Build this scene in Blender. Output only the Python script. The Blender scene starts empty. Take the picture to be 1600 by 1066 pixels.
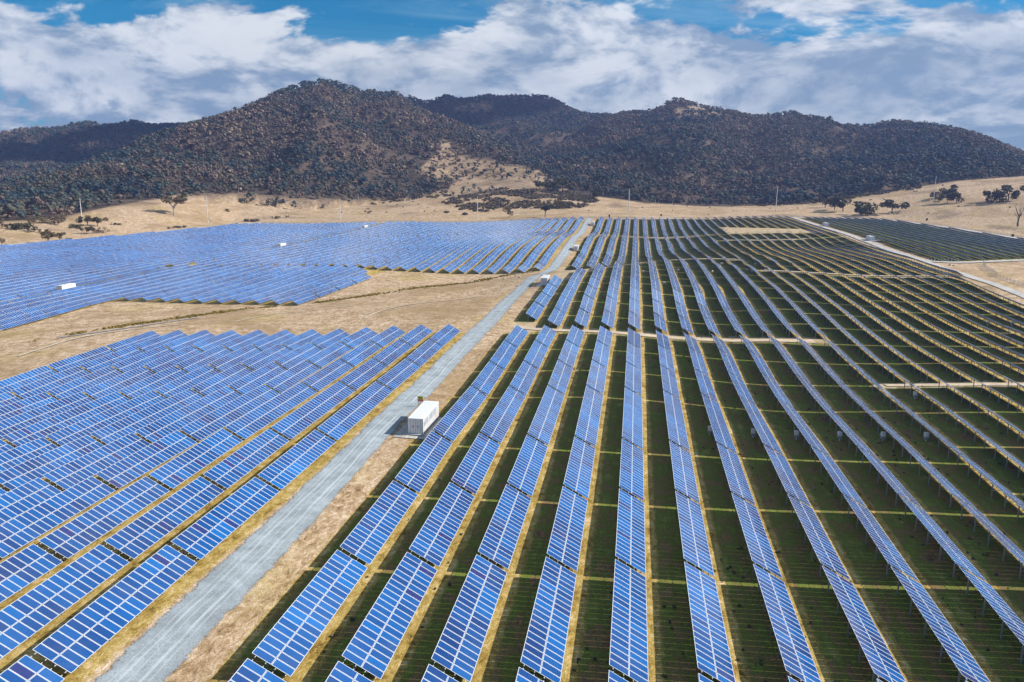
import numpy as np, math
F=1250.3;PIT=np.radians(12.096);YAW=np.radians(8.593);ROLL=np.radians(.403);H=44.07
FW=np.array([-np.sin(YAW)*np.cos(PIT),np.cos(YAW)*np.cos(PIT),-np.sin(PIT)])
_r0=np.array([np.cos(YAW),np.sin(YAW),0.]);_u0=np.cross(_r0,FW)
RT=np.cos(ROLL)*_r0+np.sin(ROLL)*_u0; UP=-np.sin(ROLL)*_r0+np.cos(ROLL)*_u0
CAM=np.array([0,0,H]);PITCH=7.54
def XR(r): return -38.44+PITCH*r
def XL(n): return -49.27-PITCH*(n-1)
def ray(x,y):
    d=FW*F+RT*(x-800)-UP*(y-533); return d/np.linalg.norm(d)
def proj(p):
    d=np.asarray(p,float)-CAM; z=d@FW; return 800+F*(d@RT)/z,533-F*(d@UP)/z
# surveyed heights of the tables' upper edges: row -> [(Y, Z)]
SR={1:[(77,3.2),(99,3.),(152,2.1),(173,2.3),(215,2.5),(231,2.5),(271,2.7),(315,3.2),(407.8,-3.6),(468,-3.4),(587,-1.1),(749,2.5)],
2:[(78,3.),(214,2.7),(222,2.5),(262,3.4),(309,4.),(345,3.4),(405,-2.7),(477,-3.2),(562,.0),(745,2.5)],
3:[(79,2.7),(222,2.2),(269,3.9),(321,4.),(371,2.3),(421,-2.8),(493,-2.6),(593,-1.9),(772,1.3)],
4:[(80,2.5),(122,2.3),(151,2.5),(172,2.8),(212,2.9)],
7:[(83,1.7),(104,1.4),(225,.5),(404,2.6),(765,1.8)],
8:[(84,1.5),(225,.3),(264,.6),(290,2.2),(311,3.),(347,2.9),(391,2.6),(425,1.),(460,-1.8),(515,-4.4),(612,-4.3),(659,-2.7),(777,1.2)],
9:[(85.6,1.4),(114,1.),(171,-.6),(226,-.1),(267,.3),(286,1.1),(324,2.5),(372,2.5),(408,1.6),(458,-.7),(506,-3.3),(583,-3.5),(669,-2.6),(788,.6)],
10:[(88,1.4),(110,1.1),(147,.1),(221,.6),(266,.7),(286,1.8),(314,2.7),(348,2.8),(390,2.6),(431,1.5),(473,-1.),(518,-3.),(583,-3.1),(643,-2.),(795,.4)],
11:[(108,.9),(136,.6),(180,-.5),(271,1.2),(296,1.8),(325,2.1),(365,2.5),(398,2.3),(442,1.2),(485,-.6),(522,-2.2),(602,-2.5),(681,-2.),(798,.4)],
12:[(129,.4),(161,0),(214,-.5),(321,2.5),(363,1.7),(411,1.1),(451,1.),(488,-.2),(520,-1.2),(586,-.8),(680,-.9),(796,.6)],
13:[(149,.4),(186,-.5),(248,.1),(370,2.),(403,1.5),(435,1.3),(473,.5),(504,-.4),(575,0),(676,-.3),(808,.1)],
14:[(170,.3),(211,-.7),(281,1.),(419,2.4),(457,1.6),(513,0),(588,0),(687,-.2),(806,.2)],
15:[(190,-.1),(237,-.5),(315,1.1),(467,.4)],16:[(211,-.3),(263,-.3),(349,1.6),(516,-1.),(813,.5)],
17:[(232,-.7),(288,-.1),(382,1.2),(565,-.6)],18:[(252,-.9),(314,.1),(415,1.1),(800,2.)],
19:[(273,-.9),(339,.1),(449,.5)],20:[(294,-.8),(365,.4),(482,0),(804,2.2)],21:[(315,-.3),(391,.8),(515,-1.)],
22:[(335,.2),(416,.8),(548,-1.4),(811,2.3)],23:[(357,1.6),(442,1.4)],24:[(816,2.5)],26.5:[(440,0.),(817,2.)],29.5:[(822,1.6),(455,.3)],33:[(600,1.0),(820,1.6)],40:[(600,0.),(700,1.0)]}
SL={1:[(54,3.9),(74,3.8),(95,3.4),(116,3.2),(147,3.2),(169,2.9),(189,3.),(210,2.8),(397,-3.2),(477,-.6),(575,.3),(724,3.),(745,2.5)],
2:[(73,3.5),(115,3.2),(146,2.9),(188,2.8),(209,2.6),(399,-4.2),(575,.1),(735,2.2)],
3:[(73,3.3),(94,3.),(114,3.1),(146,2.6),(209,2.1),(390,-4.4),(746,1.5)],4:[(93,2.9),(114,2.5),(146,1.9),(208,1.5),(391,-4.8),(747,.9)],
5:[(93,2.4),(114,1.9),(145,1.4),(208,1.),(391,-4.9)],6:[(113,1.3),(145,.8),(206,.7),(392,-5.),(743,.4)],
7:[(112,.7),(144,.1),(206,.4),(392,-5)],8:[(112,.4),(143,-.2),(205,.3),(393,-4.8)],9:[(142,-.5),(205,0),(392,-4.5)],
10:[(142,-.7),(204,0),(391,-4.3)],11:[(141,-.8),(203,-.2),(276,-3.2),(391,-4.3)],12:[(146,-.5),(161,-.5),(182,-.5),(202,-.6),(390,-3.9)],
13:[(387,-3.4),(275,-3.2)],14:[(747,-3.9)],16:[(274,-3.6),(500,-4.6)],20:[(216,-4.5),(247,-4.1),(267,-3.5)],23:[(756,-4.3)],24:[(150,-5.5),(300,-5)],29:[(738,-5.8)],30:[(400,-6.)],35:[(735,-8.)],38:[(500,-7.5)],43:[(706,-8.6)],48:[(460,-7.2)],56:[(350,-8),(200,-8)]}
def _pts():
    P=[]
    for r,l in SR.items():
        for y,z in l: P.append((XR(r),y,z-2.5))
    for n,l in SL.items():
        for y,z in l: P.append((XL(n),y,z-2.5))
    P+=[(152,650,-.4),(152,600,-.6),(153,550,-1.2),(157,570,-1.),(-41,124,.9),(-41,200,.1),(-41,330,.3),(-41,450,-4.5),(-90,270,-3.2),(-90,320,-5.),(-120,300,-6),(-60,250,-.8),(-60,300,-3.2),(-60,350,-5.6),
        (-42,20,2.),(-200,30,-3),(40,20,-.5),(150,60,-2.5),(300,200,-2),(420,500,0),(150,200,-3),(-450,200,-9),(-500,700,-11),(350,820,0),(0,820,-.5),(-200,820,-6)]
    return np.array(P,float)
_S=100.
def _K(r2): return np.where(r2>1e-12,.5*r2*np.log(r2+1e-12),0)
def _fit(P,lam=.004):
    q=P[:,:2]/_S;n=len(q)
    d=((q[:,None]-q[None])**2).sum(-1)
    A=np.zeros((n+3,n+3));A[:n,:n]=_K(d)+lam*np.eye(n);A[:n,n]=1;A[:n,n+1:]=q;A[n,:n]=1;A[n+1:,:n]=q.T
    return q,np.linalg.solve(A,np.r_[P[:,2],0,0,0])
_Q,_Wt=_fit(_pts())
def near_ground(x,y):
    x=np.asarray(x,float);y=np.asarray(y,float);sh=x.shape
    x=x.ravel()/_S;y=y.ravel()/_S;out=np.empty(len(x));n=len(_Q)
    for i in range(0,len(x),20000):
        a=x[i:i+20000];b=y[i:i+20000]
        d=(a[:,None]-_Q[None,:,0])**2+(b[:,None]-_Q[None,:,1])**2
        out[i:i+20000]=_K(d)@_Wt[:n]+_Wt[n]+_Wt[n+1]*a+_Wt[n+2]*b
    return out.reshape(sh)
SUN_E=5.0;SKY_S=.062;EXPO=.42;HAZE=0.0001;CLX=3.3;CLY=1.7;SKT=(.03,.78,1.12);CLD=(3.2,4.5,6.3);CLL=(10.4,10.8,11.2);THN=(4.2,7.,9.)
# ---------------------------------------------------------------- helpers
import bpy, bmesh, random
from mathutils import Matrix, Vector
scene=bpy.context.scene
col=scene.collection
rng=np.random.default_rng(7)
random.seed(7)
R=math.radians

def azim(x,y): return np.arctan2(x,y)
def pix_dir(px,py):
    d=ray(px,py); h=math.hypot(d[0],d[1]); return math.atan2(d[0],d[1]), d[2]/h
def poly_az(pts):
    """(pixel x, pixel y, distance) -> arrays azimuth, distance, height"""
    A=[];D=[];Z=[]
    for px,py,d in pts:
        a,t=pix_dir(px,py); A.append(a);D.append(d);Z.append(H+d*t)
    return np.array(A),np.array(D,float),np.array(Z)
FIELD=[(-250,340,560),(0,340,655),(243,340,770),(370,340,885),(560,340,865),(750,340,835),(907,340,815),(1224,340,855),(1400,340,900),(1500,340,800),(1600,340,715),(1800,340,600)]
FOOT=[(-300,350,760),(0,347,800),(60,345,800),(100,340,830),(170,325,900),(270,309,970),(400,318,1000),(470,328,985),(520,325,1000),(600,316,1060),(660,308,1080),(740,303,1080),(800,303,1080),(870,305,1080),(930,308,1080),(1000,317,1050),(1100,322,1030),(1200,320,1030),(1290,314,1050),(1400,296,1100),(1500,283,1150),(1600,275,1200),(1800,262,1250)]
LB=[(-300,330,1000),(-100,310,1150),(0,292,1300),(100,268,1350),(200,236,1400),(300,201,1500),(340,188,1550),(400,167,1600),(440,152,1650),(480,139,1700),(505,134,1700),(540,139,1700),(600,152,1680),(640,165,1650),(700,194,1600),(760,222,1520),(820,248,1420),(870,270,1320),(930,290,1230),(1000,308,1120),(1100,330,1080),(1200,345,1080)]
LA=[(-300,245,2500),(-100,225,2500),(0,214,2500),(60,203,2500),(150,197,2500),(230,197,2500),(300,198,2500),(400,205,2500),(520,260,2500)]
LC=[(480,215,2400),(560,175,2400),(620,160,2400),(700,159,2400),(800,157,2400),(850,160,2350),(900,174,2300),(940,184,2250),(980,192,2200),(1050,215,2200),(1150,260,2200)]
LD=[(800,262,1700),(880,222,1800),(940,192,1900),(980,185,1950),(1020,174,2000),(1060,164,2000),(1090,163,2000),(1130,174,1980),(1180,188,1950),(1230,185,1900),(1300,195,1900),(1350,199,1900),(1400,192,1900),(1450,194,1850),(1500,205,1800),(1550,224,1750),(1600,247,1700),(1700,275,1650),(1850,290,1600)]
T_FIELD=poly_az(FIELD);T_FOOT=poly_az(FOOT);T_B=poly_az(LB);T_A=poly_az(LA);T_C=poly_az(LC);T_D=poly_az(LD)
def vnoise(x,y,s,seed=0):
    """smooth value noise in world metres"""
    x=np.asarray(x,float)/s+seed*17.3;y=np.asarray(y,float)/s-seed*9.1
    xi=np.floor(x);yi=np.floor(y);fx=x-xi;fy=y-yi;fx=fx*fx*(3-2*fx);fy=fy*fy*(3-2*fy)
    def h(a,b):
        v=np.sin(a*127.1+b*311.7+seed*74.7)*43758.5453;return v-np.floor(v)
    return (h(xi,yi)*(1-fx)+h(xi+1,yi)*fx)*(1-fy)+(h(xi,yi+1)*(1-fx)+h(xi+1,yi+1)*fx)*fy
def ground(x,y):
    x=np.asarray(x,float);y=np.asarray(y,float);sh=x.shape;x=x.ravel();y=y.ravel()
    d=np.hypot(x,y);a=azim(x,y)
    D0=np.interp(a,T_FIELD[0],T_FIELD[1])
    k=np.minimum(1,D0/np.maximum(d,1))
    zn=near_ground(x*k,y*k)
    zn=np.where(np.abs(a)>1.2,np.clip(zn,-12,6),zn)
    df=np.interp(a,T_FOOT[0],T_FOOT[1]);zf=np.interp(a,T_FOOT[0],T_FOOT[2])
    t=np.clip((d-D0)/np.maximum(df-D0,30),0,1);t=t*t*(3-2*t)*.4+t*.6
    base=zn+(zf-zn)*t+np.clip(d-D0,0,60)/60*(vnoise(x,y,60,1)-.5)*2.2
    z=base
    def layer(T,dfoot,zfoot,z,amp):
        dr=np.interp(a,T[0],T[1]);zr=np.interp(a,T[0],T[2])
        t=(d-dfoot)/np.maximum(dr-dfoot,50)
        tc=np.clip(t,0,1);s=tc*tc*(3-2*tc)*.35+tc*.65
        s=s+ (np.sin(tc*np.pi)*(vnoise(x,y,170,2)-.5)*.22+np.sin(tc*np.pi)*(vnoise(x,y,60,3)-.5)*.10-np.abs(vnoise(x+y*.25,y*.35,110,14)-.5)*.26+.06)*amp
        lz=zfoot+(zr-zfoot)*s-np.clip(d-dr,0,None)*.32
        lz=np.where(t<0,zfoot-(dfoot-d)*.3,lz)
        inside=(a>T[0][0]-.02)&(a<T[0][-1]+.02)
        edge=np.minimum(np.clip((a-T[0][0]+.02)/.06,0,1),np.clip((T[0][-1]+.02-a)/.06,0,1))
        lz=lz-(1-edge)*60
        return np.where(inside,np.maximum(z,lz),z)
    z=layer(T_B,df,zf,z,1)
    z=layer(T_D,np.maximum(df+20,1080),zf+1,z,1)
    z=layer(T_C,np.full_like(d,1500.),np.full_like(d,20.),z,1)
    z=layer(T_A,np.full_like(d,1700.),np.full_like(d,10.),z,1)
    z=np.where(d>2700,z*np.clip(1-(d-2700)/1500,0,1)-8*np.clip((d-2700)/1500,0,1),z)
    return z.reshape(sh)
def G(x,y): return float(ground(np.array([x]),np.array([y]))[0])

# ---------------------------------------------------------------- materials
def new_mat(name):
    m=bpy.data.materials.new(name);m.use_nodes=True
    nt=m.node_tree;nt.nodes.clear()
    out=nt.nodes.new('ShaderNodeOutputMaterial');b=nt.nodes.new('ShaderNodeBsdfPrincipled')
    nt.links.new(b.outputs[0],out.inputs[0])
    return m,nt,b,out
class NB:
    def __init__(s,nt): s.nt=nt
    def n(s,t,**k):
        nd=s.nt.nodes.new(t)
        for a,v in k.items(): setattr(nd,a,v)
        return nd
    def set(s,sock,v):
        if hasattr(v,'is_output'): s.nt.links.new(v,sock)
        else: sock.default_value=v
    def math(s,op,a,b=0.,c=0.,clamp=False):
        nd=s.n('ShaderNodeMath',operation=op);nd.use_clamp=clamp
        s.set(nd.inputs[0],a);s.set(nd.inputs[1],b);s.set(nd.inputs[2],c);return nd.outputs[0]
    def mix(s,f,a,b,bt='MIX'):
        nd=s.n('ShaderNodeMix',data_type='RGBA',blend_type=bt);s.set(nd.inputs[0],f)
        s.set(nd.inputs[6],a if hasattr(a,'is_output') else (*a,1)[:4]);s.set(nd.inputs[7],b if hasattr(b,'is_output') else (*b,1)[:4]);return nd.outputs[2]
    def noise(s,vec,scale,detail=4,rough=.55,dist=0.,out=0):
        nd=s.n('ShaderNodeTexNoise');s.nt.links.new(vec,nd.inputs['Vector']);nd.inputs['Scale'].default_value=scale
        nd.inputs['Detail'].default_value=detail;nd.inputs['Roughness'].default_value=rough;nd.inputs['Distortion'].default_value=dist;return nd.outputs[out]
    def ramp(s,f,pts):
        nd=s.n('ShaderNodeValToRGB');s.set(nd.inputs[0],f);e=nd.color_ramp.elements
        while len(e)<len(pts): e.new(.5)
        for i,(p,c) in enumerate(pts):
            e[i].position=p;e[i].color=(*c,1) if len(c)==3 else c
        return nd.outputs[0]
    def sstep(s,v,a,b):
        nd=s.n('ShaderNodeMapRange',interpolation_type='SMOOTHSTEP');s.set(nd.inputs[0],v);nd.inputs[1].default_value=a;nd.inputs[2].default_value=b;return nd.outputs[0]
    def mapping(s,vec,scale=(1,1,1),rot=(0,0,0),loc=(0,0,0)):
        nd=s.n('ShaderNodeMapping');s.nt.links.new(vec,nd.inputs[0]);nd.inputs['Scale'].default_value=scale;nd.inputs['Rotation'].default_value=rot;nd.inputs['Location'].default_value=loc;return nd.outputs[0]
    def bump(s,h,strength,dist,b):
        nd=s.n('ShaderNodeBump');s.set(nd.inputs['Height'],h);nd.inputs['Strength'].default_value=strength;nd.inputs['Distance'].default_value=dist
        s.nt.links.new(nd.outputs[0],b.inputs['Normal'])
def simple(name,color,rough=.6,metal=0.,var=.12,scale=3.):
    m,nt,b,_=new_mat(name);q=NB(nt)
    g=q.n('ShaderNodeNewGeometry').outputs['Position']
    n=q.noise(g,scale,4,.6)
    c=q.mix(n,tuple(v*(1-var*1.5) for v in color),tuple(min(1,v*(1+var*1.5)) for v in color))
    nt.links.new(c,b.inputs['Base Color']);b.inputs['Roughness'].default_value=rough;b.inputs['Metallic'].default_value=metal
    return m

def mat_panel():
    m,nt,b,_=new_mat('solar_glass');q=NB(nt)
    uv=q.n('ShaderNodeUVMap');uv.uv_map='UVMap'
    sp=q.n('ShaderNodeSeparateXYZ');nt.links.new(uv.outputs[0],sp.inputs[0])
    mu=q.math('DIVIDE',sp.outputs[0],1.006);mv=q.math('DIVIDE',sp.outputs[1],1.975)
    fu=q.math('FRACT',mu);fv=q.math('FRACT',mv)
    iu=q.math('FLOOR',mu);iv=q.math('FLOOR',mv)
    du=q.math('MINIMUM',fu,q.math('SUBTRACT',1.,fu));dv=q.math('MINIMUM',fv,q.math('SUBTRACT',1.,fv))
    frame=q.math('MAXIMUM',q.math('LESS_THAN',du,.046),q.math('LESS_THAN',dv,.030))
    seam=q.math('LESS_THAN',dv,.012)
    oi=q.n('ShaderNodeObjectInfo')
    cv=q.n('ShaderNodeCombineXYZ');nt.links.new(iu,cv.inputs[0]);nt.links.new(iv,cv.inputs[1]);nt.links.new(q.math('MULTIPLY',oi.outputs['Random'],917.),cv.inputs[2])
    wn=q.n('ShaderNodeTexWhiteNoise');nt.links.new(cv.outputs[0],wn.inputs[0])
    # batches of modules share a tint
    cv2=q.n('ShaderNodeCombineXYZ');nt.links.new(q.math('FLOOR',q.math('DIVIDE',iu,5.)),cv2.inputs[0]);nt.links.new(iv,cv2.inputs[1]);nt.links.new(q.math('MULTIPLY',oi.outputs['Random'],533.),cv2.inputs[2])
    wn2=q.n('ShaderNodeTexWhiteNoise');nt.links.new(cv2.outputs[0],wn2.inputs[0])
    pos0=q.n('ShaderNodeNewGeometry').outputs['Position']
    t=q.math('ADD',q.math('ADD',q.math('MULTIPLY',wn.outputs[0],.42),q.math('MULTIPLY',wn2.outputs[0],.28)),q.math('MULTIPLY',q.sstep(q.noise(pos0,.035,3,.5),.3,.7),.30))
    cell=q.ramp(t,[(0.,(.0,.020,.110)),(.25,(.0,.040,.180)),(.52,(.0,.074,.275)),(.78,(.0,.110,.37)),(.94,(.0,.145,.46)),(1.,(.006,.028,.17))])
    purple=q.math('GREATER_THAN',wn.outputs[0],.97)
    cell=q.mix(purple,cell,(.016,.028,.15))
    pos=q.n('ShaderNodeNewGeometry').outputs['Position']
    cu=q.math('FRACT',q.math('MULTIPLY',fu,6.));cvv=q.math('FRACT',q.math('MULTIPLY',fv,12.))
    ln=q.math('MAXIMUM',q.math('LESS_THAN',cu,.07),q.math('LESS_THAN',cvv,.07))
    cell=q.mix(q.math('MULTIPLY',ln,.24),cell,(.35,.42,.55))
    dust=q.noise(pos,.25,5,.6)
    cell=q.mix(q.math('MULTIPLY',q.sstep(dust,.45,.75),.05),cell,(.45,.42,.38))
    fc=q.mix(seam,(.78,.80,.83),(.10,.11,.12))
    nt.links.new(q.mix(frame,cell,fc),b.inputs['Base Color'])
    nt.links.new(q.math('ADD',q.math('MULTIPLY',frame,.30),.12),b.inputs['Roughness'])
    b.inputs['IOR'].default_value=1.52;b.inputs['Specular IOR Level'].default_value=.5
    return m

def mat_ground():
    m,nt,b,_=new_mat('pasture_ground');q=NB(nt)
    pos=q.n('ShaderNodeNewGeometry').outputs['Position']
    at=q.n('ShaderNodeVertexColor');at.layer_name='zone'
    sp=q.n('ShaderNodeSeparateColor');nt.links.new(at.outputs[0],sp.inputs[0])
    green,hill,dry=sp.outputs[0],sp.outputs[1],sp.outputs[2]
    n1=q.noise(pos,.035,5,.6);n2=q.noise(pos,.28,6,.65);n3=q.noise(pos,2.6,6,.7)
    st=q.noise(q.mapping(pos,(.9,.16,1),(0,0,R(-8))),1.1,6,.7,.6)
    nm=q.noise(q.mapping(pos,(1.,.55,1),(0,0,R(25))),1.15,8,.78,.8)
    straw=q.ramp(q.math('ADD',q.math('MULTIPLY',n2,.3),q.math('MULTIPLY',nm,.7)),[(.38,(.17,.10,.045)),(.46,(.38,.25,.135)),(.53,(.58,.42,.27)),(.62,(.82,.66,.52))])
    straw=q.mix(q.math('MULTIPLY',q.sstep(n1,.52,.68),.6),straw,q.ramp(q.math('ADD',q.math('MULTIPLY',n2,.4),q.math('MULTIPLY',n3,.6)),[(.36,(.20,.14,.04)),(.5,(.43,.32,.11)),(.64,(.60,.46,.22))]))
    straw=q.mix(q.math('MULTIPLY',q.sstep(st,.55,.75),.5),straw,(.68,.53,.40))
    pt=q.noise(pos,.012,5,.65,1.);straw=q.mix(q.math('MULTIPLY',q.sstep(pt,.48,.60),.55),straw,(.30,.20,.10))
    pt2=q.noise(pos,.09,6,.7,.5);straw=q.mix(q.math('MULTIPLY',q.sstep(pt2,.54,.66),.5),straw,(.25,.17,.08))
    # green growth in the rows, and yellow grass painted in a sunlit tone
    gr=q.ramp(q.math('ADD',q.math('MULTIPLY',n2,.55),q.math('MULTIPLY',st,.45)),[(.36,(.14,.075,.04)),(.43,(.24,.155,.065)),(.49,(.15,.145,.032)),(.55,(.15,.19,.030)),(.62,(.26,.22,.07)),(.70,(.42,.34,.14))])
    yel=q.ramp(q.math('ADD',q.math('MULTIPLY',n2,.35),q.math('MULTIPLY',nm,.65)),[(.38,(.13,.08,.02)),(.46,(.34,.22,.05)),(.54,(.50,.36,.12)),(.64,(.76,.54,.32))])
    # distance across a row pitch: sunlight on the strip in front of each lower edge is painted in as yellow
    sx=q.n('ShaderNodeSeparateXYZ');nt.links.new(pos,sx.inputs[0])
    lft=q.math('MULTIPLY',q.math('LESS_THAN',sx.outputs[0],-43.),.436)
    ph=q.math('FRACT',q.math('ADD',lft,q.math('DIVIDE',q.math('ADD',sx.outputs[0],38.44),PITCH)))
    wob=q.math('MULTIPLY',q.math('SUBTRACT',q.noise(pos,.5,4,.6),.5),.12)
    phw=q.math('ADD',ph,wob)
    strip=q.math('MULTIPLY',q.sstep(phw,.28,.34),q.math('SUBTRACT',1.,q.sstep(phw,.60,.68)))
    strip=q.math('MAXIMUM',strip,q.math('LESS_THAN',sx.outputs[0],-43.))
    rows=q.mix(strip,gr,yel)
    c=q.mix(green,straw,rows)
    bare=q.ramp(n2,[(.35,(.42,.30,.17)),(.6,(.60,.46,.31))])
    c=q.mix(dry,c,bare)
    # hills: bare soil, leaf litter and grass under the trees
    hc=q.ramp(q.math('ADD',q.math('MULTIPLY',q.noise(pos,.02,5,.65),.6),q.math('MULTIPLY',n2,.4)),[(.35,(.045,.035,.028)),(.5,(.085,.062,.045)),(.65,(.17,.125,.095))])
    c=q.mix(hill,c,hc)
    fine=q.noise(pos,9.,3,.7);c=q.mix(.5,c,q.mix(1.,c,q.ramp(fine,[(.38,(.25,.25,.25)),(.62,(1.75,1.75,1.75))]),'MULTIPLY'))
    nt.links.new(c,b.inputs['Base Color']);b.inputs['Roughness'].default_value=.95;b.inputs['Specular IOR Level'].default_value=.1
    q.bump(q.math('ADD',n3,q.math('MULTIPLY',n2,1.5)),.5,.12,b)
    return m
q_off=0.
def mat_road(name='road_gravel',base=(.31,.345,.36),edge_soft=.20,tracks=True):
    m,nt,b,out=new_mat(name);q=NB(nt)
    pos=q.n('ShaderNodeNewGeometry').outputs['Position']
    uv=q.n('ShaderNodeUVMap');uv.uv_map='UVMap'
    sp=q.n('ShaderNodeSeparateXYZ');nt.links.new(uv.outputs[0],sp.inputs[0])
    n=q.noise(pos,6.,6,.75);n2=q.noise(pos,.4,5,.6)
    c=q.ramp(q.math('ADD',q.math('MULTIPLY',n,.6),q.math('MULTIPLY',n2,.4)),[(.36,tuple(v*.62 for v in base)),(.5,base),(.62,tuple(min(.78,v*1.5) for v in base))])
    u=sp.outputs[0]
    if tracks:
        lo=q.noise(pos,.06,4,.6)
        wob=q.math('MULTIPLY',q.math('SUBTRACT',q.noise(pos,.05,3,.5),.5),.25)
        uu=q.math('ADD',u,wob)
        for c0,w,s in ((.27,.005,.4),(.36,.010,.5),(.47,.006,.35),(.61,.012,.6),(.70,.006,.4)):
            dd=q.math('ABSOLUTE',q.math('SUBTRACT',uu,c0))
            k=q.math('SUBTRACT',1.,q.sstep(dd,w,w*2.6))
            k=q.math('MULTIPLY',k,q.math('MULTIPLY',q.sstep(lo,.30,.55),s))
            c=q.mix(k,c,tuple(min(.8,v*1.9) for v in base))
    nt.links.new(c,b.inputs['Base Color']);b.inputs['Roughness'].default_value=.9
    q.bump(n,.4,.05,b)
    e=q.math('MINIMUM',u,q.math('SUBTRACT',1.,u))
    en=q.math('ADD',q.math('MULTIPLY',q.noise(pos,.35,6,.7),.6),q.math('MULTIPLY',q.noise(pos,5.,4,.8),.4))
    al=q.sstep(q.math('SUBTRACT',e,q.math('MULTIPLY',q.math('SUBTRACT',en,.25),edge_soft*2.2)),-.015,.045)
    tr=q.n('ShaderNodeBsdfTransparent');mx=q.n('ShaderNodeMixShader')
    nt.links.new(al,mx.inputs[0]);nt.links.new(tr.outputs[0],mx.inputs[1]);nt.links.new(b.outputs[0],mx.inputs[2]);nt.links.new(mx.outputs[0],out.inputs[0])
    return m
def mat_leaf(name,ramp,rough=.8):
    m,nt,b,_=new_mat(name);q=NB(nt)
    at=q.n('ShaderNodeVertexColor');at.layer_name='tint'
    pos=q.n('ShaderNodeNewGeometry').outputs['Position']
    sp=q.n('ShaderNodeSeparateColor');nt.links.new(at.outputs[0],sp.inputs[0])
    c=q.ramp(sp.outputs[0],ramp)
    n=q.noise(pos,.35,4,.7)
    c=q.mix(q.sstep(n,.35,.65),q.mix(.35,c,(.02,.018,.016)),c)
    nt.links.new(c,b.inputs['Base Color']);b.inputs['Roughness'].default_value=rough;b.inputs['Specular IOR Level'].default_value=.15
    return m
M={}
M['panel']=mat_panel()
M['back']=simple('blue_backsheet',(.08,.24,.62),.35,0,.05)
M['steel']=simple('galvanised_steel',(.34,.37,.42),.45,.55)
M['rail']=simple('aluminium_rail',(.84,.86,.90),.35,.45)
M['ground']=mat_ground()
M['road']=mat_road()
M['dirt']=mat_road('dirt_track',(.56,.43,.30),.10,False)
M['path']=mat_road('worn_path',(.60,.48,.35),.34,False)
M['sand']=mat_road('pale_road',(.44,.41,.37),.08,True)
M['forest']=mat_leaf('forest_leaf',[(0.,(.020,.044,.070)),(.25,(.045,.078,.085)),(.45,(.105,.112,.068)),(.6,(.165,.105,.098)),(.8,(.23,.165,.108)),(1.,(.44,.35,.25))])
M['tree']=mat_leaf('eucalypt_leaf',[(0.,(.040,.055,.028)),(.4,(.090,.092,.042)),(.7,(.16,.115,.055)),(1.,(.26,.18,.10))])
M['scrub']=mat_leaf('scrub_leaf',[(0.,(.06,.052,.036)),(.5,(.14,.105,.060)),(1.,(.28,.21,.13))])
M['tussock']=mat_leaf('tussock_leaf',[(0.,(.13,.10,.015)),(.5,(.27,.19,.025)),(1.,(.42,.33,.09))])
M['bark']=simple('pale_bark',(.36,.31,.27),.85,0,.25,1.)
M['darkbark']=simple('dark_bark',(.10,.075,.06),.9,0,.25,1.)
M['white']=simple('white_paint',(.80,.80,.80),.35,0,.03,.8)
M['whiter']=simple('white_roof',(.84,.84,.83),.4,0,.03,.8)
M['grey']=simple('grey_paint',(.30,.32,.36),.5)
M['lgrey']=simple('light_grey_lettering',(.36,.40,.47),.5,0,.05)
M['dark']=simple('black_rubber',(.03,.03,.035),.6)
M['orange']=simple('orange_paint',(.80,.33,.02),.5,0,.05)
M['yellow']=simple('yellow_sign',(.72,.66,.02),.45,0,.05)
M['red']=simple('red_sign',(.50,.03,.04),.45,0,.05)
M['pink']=simple('faded_red_placard',(.55,.36,.48),.5,0,.05)
M['bluelab']=simple('faded_blue_placard',(.40,.52,.72),.5,0,.05)
M['concrete']=simple('concrete',(.50,.51,.51),.85,0,.1,2.)
M['rock']=simple('weathered_rock',(.42,.36,.31),.9,0,.3,1.)
M['wool']=simple('sheep_wool',(.62,.56,.46),.95,0,.12,6.)
M['pole']=simple('pole_concrete',(.66,.66,.66),.7,0,.05)
# wire mesh
m,nt,b,out=new_mat('wire_mesh');q=NB(nt)
b.inputs['Base Color'].default_value=(.5,.52,.54,1);b.inputs['Metallic'].default_value=.5
uvn=q.n('ShaderNodeUVMap');sp=q.n('ShaderNodeSeparateXYZ');nt.links.new(uvn.outputs[0],sp.inputs[0])
a1=q.math('LESS_THAN',q.math('FRACT',q.math('MULTIPLY',q.math('ADD',sp.outputs[0],sp.outputs[1]),8.)),.16)
a2=q.math('LESS_THAN',q.math('FRACT',q.math('MULTIPLY',q.math('SUBTRACT',sp.outputs[0],sp.outputs[1]),8.)),.16)
tr=q.n('ShaderNodeBsdfTransparent');mx=q.n('ShaderNodeMixShader')
nt.links.new(q.math('MAXIMUM',a1,a2),mx.inputs[0]);nt.links.new(tr.outputs[0],mx.inputs[1]);nt.links.new(b.outputs[0],mx.inputs[2]);nt.links.new(mx.outputs[0],out.inputs[0])
M['wire']=m

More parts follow.
